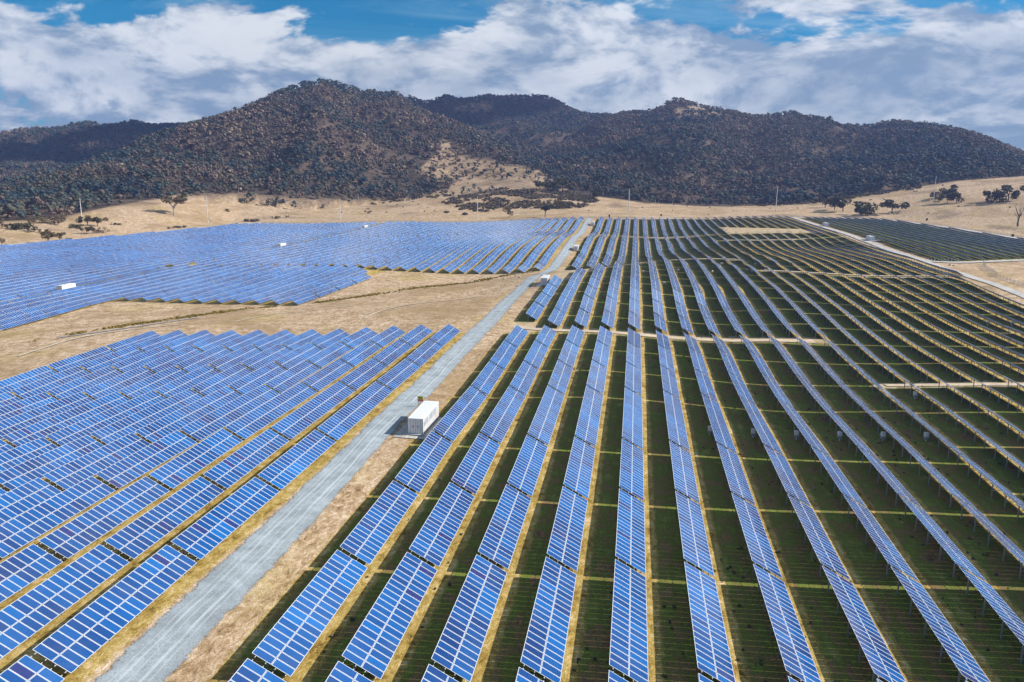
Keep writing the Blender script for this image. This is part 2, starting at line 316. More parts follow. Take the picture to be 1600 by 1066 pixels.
# ---------------------------------------------------------------- mesh building
class MB:
    def __init__(s): s.v=[];s.f=[];s.uv=[];s.mi=[]
    def quad(s,p,uv=None,mi=0):
        i=len(s.v);s.v+=[tuple(a) for a in p];s.f.append(tuple(range(i,i+len(p))));s.uv.append(uv);s.mi.append(mi)
    def hexa(s,c,mi=0,topuv=None,faces=None):
        """c: 8 corners, bottom ring then top ring"""
        i=len(s.v);s.v+=[tuple(a) for a in c]
        fs=[(3,2,1,0),(4,5,6,7),(0,1,5,4),(1,2,6,5),(2,3,7,6),(3,0,4,7)]
        for k,f in enumerate(fs):
            s.f.append(tuple(i+a for a in f));s.uv.append(topuv if k==1 else None);s.mi.append(mi)
    def box(s,x0,x1,y0,y1,z0,z1,mi=0):
        s.hexa([(x0,y0,z0),(x1,y0,z0),(x1,y1,z0),(x0,y1,z0),(x0,y0,z1),(x1,y0,z1),(x1,y1,z1),(x0,y1,z1)],mi)
    def bar(s,a,b,w,h=None,mi=0,up=(0,0,1)):
        h=h or w;a=Vector(a);b=Vector(b);d=(b-a).normalized();u=Vector(up)
        if abs(d.dot(u))>.95: u=Vector((1,0,0))
        r=d.cross(u).normalized()*w/2;u=r.cross(d).normalized()*h/2
        s.hexa([a-r-u,a+r-u,b+r-u,b-r-u,a-r+u,a+r+u,b+r+u,b-r+u],mi)
    def tube(s,pts,radii,n=6,mi=0):
        rings=[]
        for k,p in enumerate(pts):
            p=Vector(p);d=(Vector(pts[min(k+1,len(pts)-1)])-Vector(pts[max(k-1,0)])).normalized()
            u=Vector((1,0,0)) if abs(d.z)>.7 else Vector((0,0,1));r=d.cross(u).normalized();w=r.cross(d)
            i=len(s.v)
            for j in range(n):
                t=2*math.pi*j/n;s.v.append(tuple(p+(r*math.cos(t)+w*math.sin(t))*radii[k]))
            rings.append(i)
        for a,b in zip(rings,rings[1:]):
            for j in range(n):
                s.f.append((a+j,a+(j+1)%n,b+(j+1)%n,b+j));s.uv.append(None);s.mi.append(mi)
        s.f.append(tuple(rings[0]+j for j in reversed(range(n))));s.uv.append(None);s.mi.append(mi)
        s.f.append(tuple(rings[-1]+j for j in range(n)));s.uv.append(None);s.mi.append(mi)
    def mesh(s,name,mats):
        me=bpy.data.meshes.new(name);me.from_pydata(s.v,[],s.f)
        if any(u is not None for u in s.uv):
            l=me.uv_layers.new(name='UVMap').data
            arr=np.zeros((len(l),2),np.float32);k=0
            for f,u in zip(s.f,s.uv):
                if u is not None:
                    for j in range(len(f)): arr[k+j]=u[j]
                else: arr[k:k+len(f)]=(.02,.02)
                k+=len(f)
            l.foreach_set('uv',arr.ravel())
        for mm in (mats if isinstance(mats,list) else [mats]): me.materials.append(mm)
        if any(s.mi): me.polygons.foreach_set('material_index',s.mi)
        me.update();return me
def link(name,me,parent=None):
    o=bpy.data.objects.new(name,me);col.objects.link(o)
    if parent: o.parent=parent
    return o
def tag(o,label=None,cat=None,group=None,kind=None):
    if label:o['label']=label
    if cat:o['category']=cat
    if group:o['group']=group
    if kind:o['kind']=kind
    return o
def empty(name,loc,rot=(0,0,0)):
    o=bpy.data.objects.new(name,None);o.empty_display_size=.5;col.objects.link(o);o.location=loc;o.rotation_euler=rot;return o
def copy_tree(o,parent=None):
    c=o.copy();col.objects.link(c)
    if parent:c.parent=parent
    for ch in o.children: copy_tree(ch,c)
    return c
def np_mesh(name,V,Fq,mats,tint=None,uv=None,smooth=False,colname='tint'):
    """V (n,3), Fq (m,k) polygons of equal size, tint per vertex"""
    me=bpy.data.meshes.new(name);n=len(V);m_,k=Fq.shape
    me.vertices.add(n);me.vertices.foreach_set('co',V.astype(np.float32).ravel())
    me.loops.add(m_*k);me.loops.foreach_set('vertex_index',Fq.astype(np.int32).ravel())
    me.polygons.add(m_);me.polygons.foreach_set('loop_start',np.arange(0,m_*k,k,dtype=np.int32))
    if smooth: me.polygons.foreach_set('use_smooth',np.ones(m_,bool))
    me.update(calc_edges=True)
    if tint is not None:
        a=me.color_attributes.new(colname,'FLOAT_COLOR','POINT');t=np.ones((n,4),np.float32)
        if tint.ndim==1: t[:,0]=tint;t[:,1]=tint;t[:,2]=tint
        else: t[:,:3]=tint
        a.data.foreach_set('color',t.ravel())
    if uv is not None:
        l=me.uv_layers.new(name='UVMap');l.data.foreach_set('uv',uv.astype(np.float32).ravel())
    for mm in (mats if isinstance(mats,list) else [mats]): me.materials.append(mm)
    return me

# ---------------------------------------------------------------- ground sheet
def inpoly(x,y,poly):
    x=np.asarray(x);y=np.asarray(y);r=np.zeros(x.shape,bool);n=len(poly);j=n-1
    for i in range(n):
        xi,yi=poly[i];xj,yj=poly[j]
        c=((yi>y)!=(yj>y))&(x<(xj-xi)*(y-yi)/((yj-yi) if yj!=yi else 1e-9)+xi)
        r^=c;j=i
    return r
def project(x,y,z):
    d=np.stack([x,y,z-H],-1);zc=d@FW;zc=np.where(zc>1,zc,1)
    return 800+F*(d@RT)/zc,533-F*(d@UP)/zc
CLEAR=[(560,340),(572,323),(587,323),(618,316),(648,312),(673,302),(699,292),(722,281),(752,278),(800,281),(850,285),(890,297),(850,300),(760,296),(700,312),(690,330),(600,340)]
RIDGE=[(688,218),(705,222),(712,243),(760,250),(800,256),(850,270),(870,285),(800,282),(755,278),(727,280),(690,284),(650,266),(680,245)]
PEAK=[(1055,168),(1100,165),(1140,178),(1120,186),(1060,182)]
SCRUBP=[(690,316),(720,303),(760,297),(860,298),(930,304),(945,314),(900,326),(820,324),(760,332),(700,332)]
def foot_y(px):
    return np.interp(px,[p[0] for p in FOOT],[p[1] for p in FOOT])
def right_zone(x,y):
    inr=(x>-34.5)&(x<np.where(y<381,139.5,146.5))&(y<np.interp(x,[-35,15,40,145],[750,768,798,818]))
    al=(y>215+.16*(x+31))&(y<222.5+.16*(x+31))&(x<54)
    al|=(x<-27)&(y>214)&(y<230)
    al|=(y>183+.16*(x-60))&(y<187.5+.16*(x-60))&(x>54)
    e2=np.interp(x,[-31,-23.3,-23.2,-15.8,-15.7,-8.2],[317,317,346,346,372,372]);s3=np.interp(x,[-31,0,10],[406,408,408])
    al|=(x<-8)&(y>e2+.5)&(y<s3-.5)
    al|=(y>np.interp(x,[-8,0,20,57],[392,393,424,429]))&(y<np.interp(x,[-8,0,20,57],[396,397,428,433]))&(x<57)&(x>-8)
    al|=(y>376)&(y<381)&(x>57)
    al|=(y>622)&(y<626)&(x>-10)&(x<74)
    al|=(y>627)&(y<np.interp(x,[70,100,148],[703,683,655]))&(x>72)&(x<143)
    al|=(y>566+.35*(x-58))&(y<571+.35*(x-58))&(x>55)&(x<120)
    return inr,al
def left_zone(x,y):
    near=(x<-44.5)&(x>-139)&(y<210.7+.106*(x+49))
    up=(x<-44.5)&(y>np.where(x<-124,276,np.interp(x,[-139,-124,-49],[388,391,396])))&(y<748)&(x>np.interp(y,[200,400,538,615,740,760],[-440,-434,-411,-393,-380,-368]))
    far=(x<-196)&(x>-450)&(y<277)&(y>150)
    return near|up|far
def farR_zone(x,y):
    return (x>160)&(y>452+.45*(x-166))&(y<820)&(y<np.interp(x,[225,235,270,300],[820,800,600,560]))
a0=R(-62);a1=R(62)
na=620;A=np.linspace(a0,a1,na)-YAW*.6
D=[12.]
while D[-1]<6000: D.append(D[-1]*1.0115+.15)
D=np.array(D);nd=len(D)
AA,DD=np.meshgrid(A,D);X=DD*np.sin(AA);Y=DD*np.cos(AA);Z=ground(X,Y)
V=np.stack([X.ravel(),Y.ravel(),Z.ravel()],1)
i=np.arange(nd-1)[:,None]*na+np.arange(na-1)[None]
Fq=np.stack([i,i+1,i+1+na,i+na],-1).reshape(-1,4)
x,y,z=V.T;pxx,pyy=project(x,y,z);dist=np.hypot(x,y)
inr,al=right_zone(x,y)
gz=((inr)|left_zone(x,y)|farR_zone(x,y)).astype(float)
dry=(inr&al).astype(float)*.85
dfv=np.interp(azim(x,y),T_FOOT[0],T_FOOT[1])
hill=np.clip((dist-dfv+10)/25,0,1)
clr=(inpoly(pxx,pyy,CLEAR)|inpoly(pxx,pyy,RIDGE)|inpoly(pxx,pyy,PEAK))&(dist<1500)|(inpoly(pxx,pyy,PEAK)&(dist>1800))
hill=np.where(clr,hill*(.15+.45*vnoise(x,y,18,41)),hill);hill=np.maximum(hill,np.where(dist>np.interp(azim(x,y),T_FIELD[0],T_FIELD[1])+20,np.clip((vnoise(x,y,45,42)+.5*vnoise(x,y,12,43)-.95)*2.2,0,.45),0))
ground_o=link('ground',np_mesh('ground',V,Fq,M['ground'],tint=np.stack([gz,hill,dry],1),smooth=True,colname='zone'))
tag(ground_o,kind='structure')

# ---------------------------------------------------------------- roads and tracks as draped sheets
def drape(name,pts,width,mat,off=.06,step=2.,cross=6,kind='structure'):
    pts=np.array(pts,float);seg=np.hypot(*np.diff(pts,axis=0).T);s=np.r_[0,np.cumsum(seg)]
    # smooth the centreline
    t=np.arange(0,s[-1],step);cx=np.interp(t,s,pts[:,0]);cy=np.interp(t,s,pts[:,1])
    k=max(1,int(8/step));ker=np.ones(2*k+1)/(2*k+1)
    cx=np.convolve(np.pad(cx,k,'edge'),ker,'valid');cy=np.convolve(np.pad(cy,k,'edge'),ker,'valid')
    w=np.interp(t,s,width) if hasattr(width,'__len__') else np.full(len(t),width)
    tx=np.gradient(cx);ty=np.gradient(cy);l=np.hypot(tx,ty)+1e-9;nx=ty/l;ny=-tx/l
    u=np.linspace(0,1,cross+1)
    X=cx[:,None]+nx[:,None]*(u-.5)*w[:,None];Y=cy[:,None]+ny[:,None]*(u-.5)*w[:,None]
    Z=ground(X,Y)+off+np.hypot(X,Y)*.0005
    V=np.stack([X.ravel(),Y.ravel(),Z.ravel()],1);c=cross+1
    i=np.arange(len(t)-1)[:,None]*c+np.arange(cross)[None]
    Fq=np.stack([i,i+1,i+1+c,i+c],-1).reshape(-1,4)
    uvv=np.stack(np.broadcast_arrays(u[None],t[:,None]*.1),-1).reshape(-1,2)
    me=np_mesh(name,V,Fq,mat,uv=uvv[Fq.ravel()],smooth=True)
    return tag(link(name,me),kind=kind)
drape('gravel_road',[(-40.9,20),(-40.9,55),(-40.9,82),(-41.4,110),(-41.6,150),(-41.6,203),(-41.4,238),(-42.4,276),(-41.8,309),(-40.6,329),(-41.3,370),(-41.3,408),(-40.3,449),(-40.5,523),(-41.2,610),(-40.7,732),(-40.7,752)],[7.6]*3+[7.0]*14,M['road'])
drape('access_road',[(146,140),(147.5,240),(148.3,330),(146.6,369),(150,397),(152,443),(152.5,500),(152.8,600),(152.5,700),(151,770),(153,825)],5.2,M['sand'])
drape('access_road',[(149,452),(166,450),(186,457),(209,467),(250,478),(300,492)],6.,M['sand'],off=.1)
drape('perimeter_track',[(-446,380),(-441,440),(-434,481),(-424,538),(-408,612),(-398,700),(-388,752),(-350,757),(-200,752),(-60,752),(0,768),(40,802),(150,824),(222,828),(240,806),(262,710),(276,620),(296,570)],7.,M['sand'],off=.15,step=3.)
drape('dirt_track',[(-34,224),(-29.3,219),(2.6,221.5),(38.6,227.5),(55,230)],4.4,M['dirt'],off=.05)
drape('dirt_track',[(55,184.8),(66.6,186),(87,188.5),(135,195)],2.6,M['dirt'],off=.05)
drape('dirt_track',[(-36,386),(-20,394),(0,394),(20,424),(36,429),(57,430.5)],2.6,M['dirt'],off=.1)
drape('dirt_track',[(57,378.5),(103,379),(143,381)],3.,M['dirt'],off=.1)
drape('dirt_track',[(-12,624),(33,624),(67,628)],3.4,M['dirt'],off=.15)
drape('creek_bed',[(-168,206),(-158,217),(-148,232),(-140,247)],1.6,M['road'],off=.06)

def at_g(px,py):
    d=ray(px,py);t=np.arange(60,1500,.5);p=CAM+d*t[:,None];g_=near_ground(p[:,0],p[:,1]);return p[int(np.argmax(p[:,2]<g_))][:2]
for pl,w_ in (([(601,436),(620,442),(660,450),(700,452)],.9),([(566,500),(590,488),(640,476),(700,470),(760,462)],1.6),([(20,560),(120,528),(200,516),(300,506)],1.8),([(360,505),(420,492),(480,486),(560,478)],1.4)):
    drape('animal_track',[tuple(map(float,at_g(*p_))) for p_ in pl],w_,M['path'],off=.06,step=1.,cross=3)
# ---------------------------------------------------------------- solar tables
TILT=R(28.8);CT,ST=math.cos(TILT),math.sin(TILT);HI=2.5;W=3.95;MP=1.006
def len_of(n): return n*MP-.016
def table_meshes(nm):
    """meshes in the table's own frame: x from the upper to the lower edge, y along the row, z up from the ground"""
    L=len_of(nm)
    p=MB()
    def P3(s,y,h): return (s*CT+h*ST,y,HI-s*ST+h*CT)
    for j in range(nm):
        for k in range(2):
            s0=k*1.975+.005;s1=s0+1.963;y0=j*MP;y1=y0+.99
            y1=y0+.966;c=[P3(s0,y0,-.04),P3(s1,y0,-.04),P3(s1,y1,-.04),P3(s0,y1,-.04),P3(s0,y0,0),P3(s1,y0,0),P3(s1,y1,0),P3(s0,y1,0)]
            e=.002
            u0=y0;u1=y0+1.0;v0=k*1.975+e;v1=(k+1)*1.975-e
            n0=len(p.f);p.hexa(c,0,topuv=[(u0+.004,v0),(u0+.004,v1),(u1+.002,v1),(u1+.002,v0)]);p.mi[n0]=1
    arr=p.mesh('panel_array',[M['panel'],M['back']])
    f=MB()
    for s in (.45,1.5,2.45,3.5):
        f.bar(P3(s,-.22,-.085),P3(s,L+.22,-.085),.05,.08,up=(ST,0,CT))
    nb=max(2,round(L/4.1));ys=[1.6+i*(L-3.2)/(nb-1) for i in range(nb)] if nm>10 else [1.6,L-1.6]
    for y in ys: f.bar(P3(.2,y,-.17),P3(3.75,y,-.17),.06,.09,up=(ST,0,CT))
    fr=f.mesh('support_frame',M['rail'])
    q=MB();q.box(-.06,.06,-.09,.09,-1.2,HI-.5*math.tan(TILT)-.2)
    post=q.mesh('post',M['steel'])
    q=MB();q.bar((0.03,0,1.05),(1.55,0,HI-2.05*math.tan(TILT)-.24),.06,.06);brace=q.mesh('brace',M['steel'])
    q=MB();q.box(-.05,.05,-.07,.07,-1.2,HI-2.95*math.tan(TILT)-.2);front=q.mesh('front_post',M['steel'])
    return dict(L=L,arr=arr,frame=fr,post=post,brace=brace,front=front,ys=ys)
TM={n:table_meshes(n) for n in (10,20,30)}
q=MB();q.box(-.75,-.12,-.35,.35,.95,1.65,0);q.box(-.72,-.15,-.32,.32,.45,.95,1);q.box(-.50,-.30,-.1,.1,-.5,.45,0)
BOXM=q.mesh('inverter_box',[M['white'],M['grey']])
protos={}
def make_proto(nm,box=False):
    t=TM[nm];root=empty('solar_table',(0,0,0))
    link('panel_array',t['arr'],root);link('support_frame',t['frame'],root)
    for y in t['ys']:
        a=link('post',t['post'],root);a.location=(.5,y,0)
        link('brace',t['brace'],a)
        c=link('front_post',t['front'],root);c.location=(2.95,y,0)
    if box:
        bx=link('inverter_box',BOXM,root);bx.location=(.45,t['ys'][2],0)
    return root

def fill(ys,ye,odd_at=3):
    """tables filling a stretch of row"""
    u=int((ye-ys+.75)/10.43+.25);out=[];y=ys
    if u<=0: return out
    kinds=[2]*(u//2)
    if u%2: 
        if kinds: kinds[min(odd_at,len(kinds)-1)]=3
        else: kinds=[1]
    tot=sum(len_of(k*10) for k in kinds);gap=(ye-ys-tot)/max(1,len(kinds)-1) if len(kinds)>1 else 0
    gap=min(max(gap,.35),1.3)
    for k in kinds:
        out.append((y,k*10));y+=len_of(k*10)+gap
    return out
def band1(y0,ymin,row_end=None):
    out=[];g=.75;y=y0+g
    for k in (20,20,30,20,20,20):
        out.append((y,k));y+=len_of(k)+g
    y=y0
    while y>ymin:
        y-=len_of(20);out.append((y,20));y-=g
    return sorted(out)
TAB=[]  # (x,y,nm,block,row,box)
def add(x,lst,block,row,box=None):
    for y,n in lst: TAB.append([x,y,n,block,row,bool(box and row>=7 and y-1<box<y+len_of(n) and n>=20)])
topy=lambda r: float(np.interp(r,[1,2,3,7,8,9,10,13,16,24],[747,747,757,765,776,786,794,803,812,818]))
for r in range(1,25):
    x=XR(r);bx1=133+1.3*(r-7)
    if r<=12:
        y0=76+1.2*r;add(x,band1(y0,22),'right',r,bx1)
        s=231.4 if r==1 else 222+1.2*(r-2)
        e={1:316,2:346,3:372,4:391,5:392.5,6:399,7:411,8:424}.get(r,427+.5*(r-9))
        add(x,fill(s,e),'right',r,320+1.2*(r-10))
        s3={1:407,2:405.5,3:408,4:410}.get(r,e+3.6)
        add(x,fill(s3,621),'right',r);add(x,fill(626,topy(r)),'right',r)
    else:
        e=183+1.2*(r-13);l=[];y=e
        while y>60: y-=len_of(20);l.append((y,20));y-=.75
        add(x,sorted(l) if r<24 else [],'right',r,bx1+42)
        if r<24: add(x,fill(e+4.2,376.3),'right',r,276+1.8*(r-15))
        e3=565.5+.35*(x-58)
        add(x,fill(381.2,e3),'right',r)
        if r<15: add(x,fill(e3+4.5,622),'right',r);add(x,fill(627,topy(r)),'right',r)
        elif r<23:
            add(x,fill(e3+4.5,624.5+.1*(x-70)),'right',r);add(x,fill(float(np.interp(x,[74,100,148],[701,684,660])),topy(r)),'right',r)
        else: add(x,fill(e3+4.5,topy(r)),'right',r)
for n in range(1,13):
    y0=74.3-.72*(n-1);add(XL(n),band1(y0,12),'near left',n)
for n in range(1,54):
    if n==26: continue
    x=XL(n);e=float(np.interp(-x,[365,367,374,381,390,398,405,411,418,426,434],[746,745,740,733,660,605,570,538,495,450,400]))
    mid=590-.3*(n-1)
    s=398 if n==1 else 392
    if n<11:
        add(x,fill(s,mid),'upper left',n);add(x,fill(mid+2.,746),'upper left',n)
    else:
        if n<=20: add(x,fill(275.5,{11:366,12:377}.get(n,387)),'upper left',n)
        else: add(x,fill(140,387),'upper left',n)
        st=391+(2.5 if n%2 else 0)
        if n in(11,12): st=392
        if e-mid>25:
            add(x,fill(st,mid),'upper left',n);add(x,fill(mid+2.,e),'upper left',n)
        elif e>st+12: add(x,fill(st,e),'upper left',n)
for k in range(0,15):
    x=XR(26.5+k);s=456+.45*(x-166);e=min(820,float(np.interp(x,[225,235,270,300],[820,800,600,560])))
    add(x,fill(s,e),'far right',k+1)
T=np.array([[t[0],t[1],t[2]] for t in TAB],float);Ls=np.array([len_of(int(n)) for n in T[:,2]])
Z0=ground(T[:,0],T[:,1]);Z1=ground(T[:,0],T[:,1]+Ls)
cor=[]
for dx,dz in ((0,HI),(W*CT,HI-W*ST)):
    for yy,zz in ((T[:,1],Z0),(T[:,1]+Ls,Z1)):
        cor.append(project(T[:,0]+dx,yy,zz+dz))
PX=np.array([c[0] for c in cor]);PY=np.array([c[1] for c in cor])
M_=170
vis=(PX.max(0)>-M_)&(PX.min(0)<1600+M_)&(PY.max(0)>-50)&(PY.min(0)<1066+M_)&(T[:,1]>20)
inframe=(PX.max(0)>8)&(PX.min(0)<1592)&(PY.min(0)<1058)
def clip_area(k):
    q=[(PX[0,k],PY[0,k]),(PX[1,k],PY[1,k]),(PX[3,k],PY[3,k]),(PX[2,k],PY[2,k])]
    xs=np.clip([a[0] for a in q],0,1600);ys=np.clip([a[1] for a in q],0,1066)
    A_=abs(sum(xs[i]*ys[(i+1)%4]-xs[(i+1)%4]*ys[i] for i in range(4)))/2
    return A_+ (math.hypot(xs[1]-xs[0],ys[1]-ys[0])*4)
area=np.array([clip_area(k) if inframe[k] else 0 for k in range(len(TAB))])
order=np.argsort(-area);chosen=set(int(k) for k in order[:298])
ordn=lambda n: f"{n}{'th' if 10<=n%100<=20 else {1:'st',2:'nd',3:'rd'}.get(n%10,'th')}"
byrow={}
for k,t in enumerate(TAB):
    if inframe[k]: byrow.setdefault((t[3],t[4]),[]).append((t[1],k))
rank={}
for key,l in byrow.items():
    for i,(y,k) in enumerate(sorted(l),1): rank[k]=i
def where(t,k):
    b,r=t[3],t[4];o='' if rank[k]==1 else ordn(rank[k])+' '
    if b=='right': return f"{o}nearest blue solar table in the {ordn(r)} row right of the gravel road"
    if b=='near left': return f"{o}nearest deep blue solar table in the {ordn(r)} row left of the gravel road"
    if b=='upper left': return f"{o}nearest solar table beyond the dry paddock, {ordn(r)} row left of the gravel road"
    return f"{o}nearest dark solar table in the {ordn(r)} row beyond the pale road"
GRP={'right':'solar tables in rows right of the gravel road','near left':'solar tables in rows left of the gravel road','upper left':'solar tables beyond the dry paddock','far right':'solar tables beyond the pale road at right'}
first={}
for k in sorted(chosen):
    x,y,nm,b,r,box=TAB[k];nm=int(nm);key=(nm,box)
    if key not in first:
        root=make_proto(nm,box);first[key]=root
    else:
        src=first[key];root=src.copy();col.objects.link(root)
        for ch in src.children:
            c=ch.copy();col.objects.link(c);c.parent=root
            for g_ in ch.children:
                d=g_.copy();col.objects.link(d);d.parent=c
    root.location=(x,y,float(Z0[k]));root.rotation_euler=(math.atan2(float(Z1[k]-Z0[k]),Ls[k]),0,0)
    tag(root,where(TAB[k],k),'solar table',GRP[b])
# the remaining, smaller tables as one mass
rest=[k for k in range(len(TAB)) if k not in chosen and vis[k]]
Vs=[];Us=[];Fs=[];mis=[]
V=[];Fc=[];UVl=[];MI=[]
def addq(P_,uv_,mi_):
    i=len(V);V.extend(P_);Fc.append((i,i+1,i+2,i+3));UVl.extend(uv_);MI.append(mi_)
nuv=[(.02,.02)]*4
for c_,k in enumerate(rest):
    x,y,nm,b,r,box=TAB[k];L=Ls[k];z0=float(Z0[k]);z1=float(Z1[k]);far=y>330
    def P3(s,yy,h): 
        t=yy/L;return (x+s*CT+h*ST,y+yy,z0+(z1-z0)*t+HI-s*ST+h*CT)
    uo=(c_%97)*31*MP
    tp=[P3(0,0,0),P3(W,0,0),P3(W,L,0),P3(0,L,0)]
    addq(tp,[(uo,.0),(uo,3.95),(uo+L+.016,3.95),(uo+L+.016,.0)],0)
    bt=[P3(0,0,-.12),P3(0,L,-.12),P3(W,L,-.12),P3(W,0,-.12)]
    addq(bt,nuv,3)
    addq([tp[0],tp[3],bt[1],bt[0]],nuv,2);addq([tp[1],bt[3],bt[2],tp[2]],nuv,2)
    addq([tp[0],bt[0],bt[3],tp[1]],nuv,2);addq([tp[3],tp[2],bt[2],bt[1]],nuv,2)
    nb=max(2,round(L/4.1))
    for i_ in range(nb):
        yy=1.6+i_*(L-3.2)/(nb-1);zg=z0+(z1-z0)*yy/L
        for xx,w_,h_ in ((.5,.07,2.1),(2.95,.05,.8)):
            if far and xx>1: continue
            a=(x+xx-w_,y+yy-w_,zg-1.2);bq=(x+xx+w_,y+yy-w_,zg-1.2);cq=(x+xx+w_,y+yy+w_,zg-1.2);dq=(x+xx-w_,y+yy+w_,zg-1.2)
            up_=lambda p_:(p_[0],p_[1],zg+h_)
            addq([a,bq,up_(bq),up_(a)],nuv,1);addq([bq,cq,up_(cq),up_(bq)],nuv,1);addq([cq,dq,up_(dq),up_(cq)],nuv,1);addq([dq,a,up_(a),up_(dq)],nuv,1)
me=np_mesh('solar_tables_far',np.array(V),np.array(Fc),[M['panel'],M['steel'],M['rail'],M['back']],uv=np.array(UVl))
me.polygons.foreach_set('material_index',MI)
o=link('distant_solar_tables',me);tag(o,'blue mass of far solar tables filling the plain up to the hills','solar tables',kind='stuff')
print('tables',len(TAB),'chosen',len(chosen),'rest',len(rest),'smallest',area[order[297]])

# ---------------------------------------------------------------- containers
def container(x,y,zrot,label,text=True,name='shipping_container',ly=10.4,lx=2.6,hz=2.7,base=.38):
    z=min(G(x,y),G(x+lx*math.cos(zrot),y),G(x,y+ly))
    root=empty(name,(x,y,z),(0,0,zrot))
    q=MB()
    b0,b1=base,base+hz;n=int(ly/.28)
    q.box(.03,lx-.03,.05,ly-.03,b0+.12,b1-.10,0)
    # frame rails and corner posts, then vertical corrugations
    for xx in (0,lx-.12):
        for yy in (0,ly-.12): q.box(xx,xx+.12,yy,yy+.12,b0,b1-.06,0)
    for xx in (0,lx-.10):
        q.box(xx,xx+.10,.12,ly-.12,b0,b0+.14,0);q.box(xx,xx+.10,.12,ly-.12,b1-.16,b1-.06,0)
    for yy in (0,ly-.10):
        q.box(.12,lx-.12,yy,yy+.10,b0,b0+.14,0);q.box(.12,lx-.12,yy,yy+.10,b1-.16,b1-.06,0)
    for i in range(n):
        yy=.18+i*(ly-.36)/n
        q.box(.005,.03,yy,yy+.13,b0+.14,b1-.16,0);q.box(lx-.03,lx-.005,yy,yy+.13,b0+.14,b1-.16,0)
    link('body',q.mesh('container_body',M['white']),root)
    q=MB();q.box(-.02,lx+.02,-.02,ly+.02,b1-.06,b1,0)
    for i in range(int(ly/.6)): q.box(.2,lx-.2,.3+i*.6,.55+i*.6,b1,b1+.02,0)
    link('roof',q.mesh('container_roof',M['whiter']),root)
    for s in (0,1):
        q=MB();x0=.14+s*(lx/2-.13);x1=x0+lx/2-.17
        q.box(x0,x1,-.035,.05,b0+.16,b1-.18,0)
        for zz in (.9,1.5,2.1): q.box(x0+.05,x1-.05,-.05,-.035,b0+zz-.03,b0+zz+.02,0)
        d=link('door',q.mesh('container_door',M['white']),root)
        q=MB()
        for xx in (x0+.3,x1-.3): q.tube([(xx,-.075,b0+.2),(xx,-.075,b1-.22)],[.022,.022],6)
        q.box(x0+.3 if s else x1-.55,x0+.55 if s else x1-.3,-.10,-.06,b0+1.1,b0+1.15,0)
        link('locking_bar',q.mesh('locking_bar',M['grey']),d)
        q=MB();cx=x0+(.35 if s else .75);q.box(cx-.18,cx+.18,-.056,-.052,b0+1.2,b0+1.5,0)
        link('placard',q.mesh('placard',M['bluelab'] if s else M['pink']),d)
    q=MB();q.box(lx/2-.03,lx/2+.03,-.045,.0,b0+.16,b1-.18,0);link('door_seal',q.mesh('door_seal',M['grey']),root)
    for i in range(5):
        for xx in (.05,lx-.45):
            q=MB();yy=.1+i*(ly-.6)/4;q.box(xx,xx+.4,yy,yy+.4,-.5,b0,0);link('footing',q.mesh('footing',M['concrete']),root)
    q=MB();q.box(-.18,lx+.18,-.55,-.03,base-.02,base+.10,0);q.box(-.1,.0,-.5,-.4,-.4,base-.02,0);q.box(lx,lx+.1,-.5,-.4,-.4,base-.02,0)
    link('door_step',q.mesh('door_step',M['concrete']),root)
    if text:
        # tall faded letters along the sunny side: too small in the photograph to read, so plain strokes of the same rhythm
        def stroke(q,pts,w=.13):
            for (y0,z0),(y1,z1) in zip(pts,pts[1:]):
                q.bar((lx+.012,y0,b0+z0),(lx+.012,y1,b0+z1),w,.012,up=(1,0,0))
        top=2.25;bot=1.25
        q=MB();q.box(lx+.002,lx+.016,.5,.95,b0+1.25,b0+1.95,0);link('logo_mark',q.mesh('logo_mark',M['grey']),root)
        yy=1.35
        for kind in 'IIII IIIII IIII':
            if kind==' ': yy+=.35;continue
            w=.34;q=MB()
            if kind=='I': stroke(q,[(yy,top),(yy,bot)],.15 if int(yy*3)%2 else .24)
            link('letter_mark',q.mesh('letter_mark',M['lgrey']),root);yy+=.53
        
        q=MB()
        for zc in (.62,1.08):
            pts=[(lx+.016,8.35+.2*math.cos(t*math.pi/4),b0+zc+.2*math.sin(t*math.pi/4)) for t in range(8)]
            q.quad(pts)
        link('emblem',q.mesh('emblem',M['orange']),root)
    tag(root,label,'container','white equipment containers')
    return root
container(-35.95,123.0,R(-.5),'nearest large white container beside the gravel road, grey lettering and orange mark on its side')
container(-35.1,305,0,'white container beside the gravel road bend, at the far end of the dry paddock',text=False)
container(-36.3,487,0,'small distant white container right of the gravel road, third from the foreground',text=False)
container(-36.6,682,0,'farthest white container right of the gravel road, near the end of the plain',text=False)
container(155.4,696,0,'farther of two white containers beside the pale road at upper right',text=False)
container(155.8,566,0,'nearer of two white containers beside the pale road at upper right',text=False)
container(-238.6,300,0,'nearest white container roof in a gap between the rows of the left field',ly=8.5,text=False)
container(-238.4,512,0,'middle white container roof among the rows of the upper left field',ly=8.5,text=False)
container(-238.2,684,0,'farthest white container roof among the rows of the upper left field',ly=8.5,text=False)
def pad(x0,x1,y0,y1,name='gravel_pad'):
    drape(name,[((x0+x1)/2,y0),((x0+x1)/2,y1)],x1-x0,M['sand'],off=.05,step=1.)
pad(-38.4,-31.6,119,137);pad(151,163,560,580);pad(-37,-31,301,318)

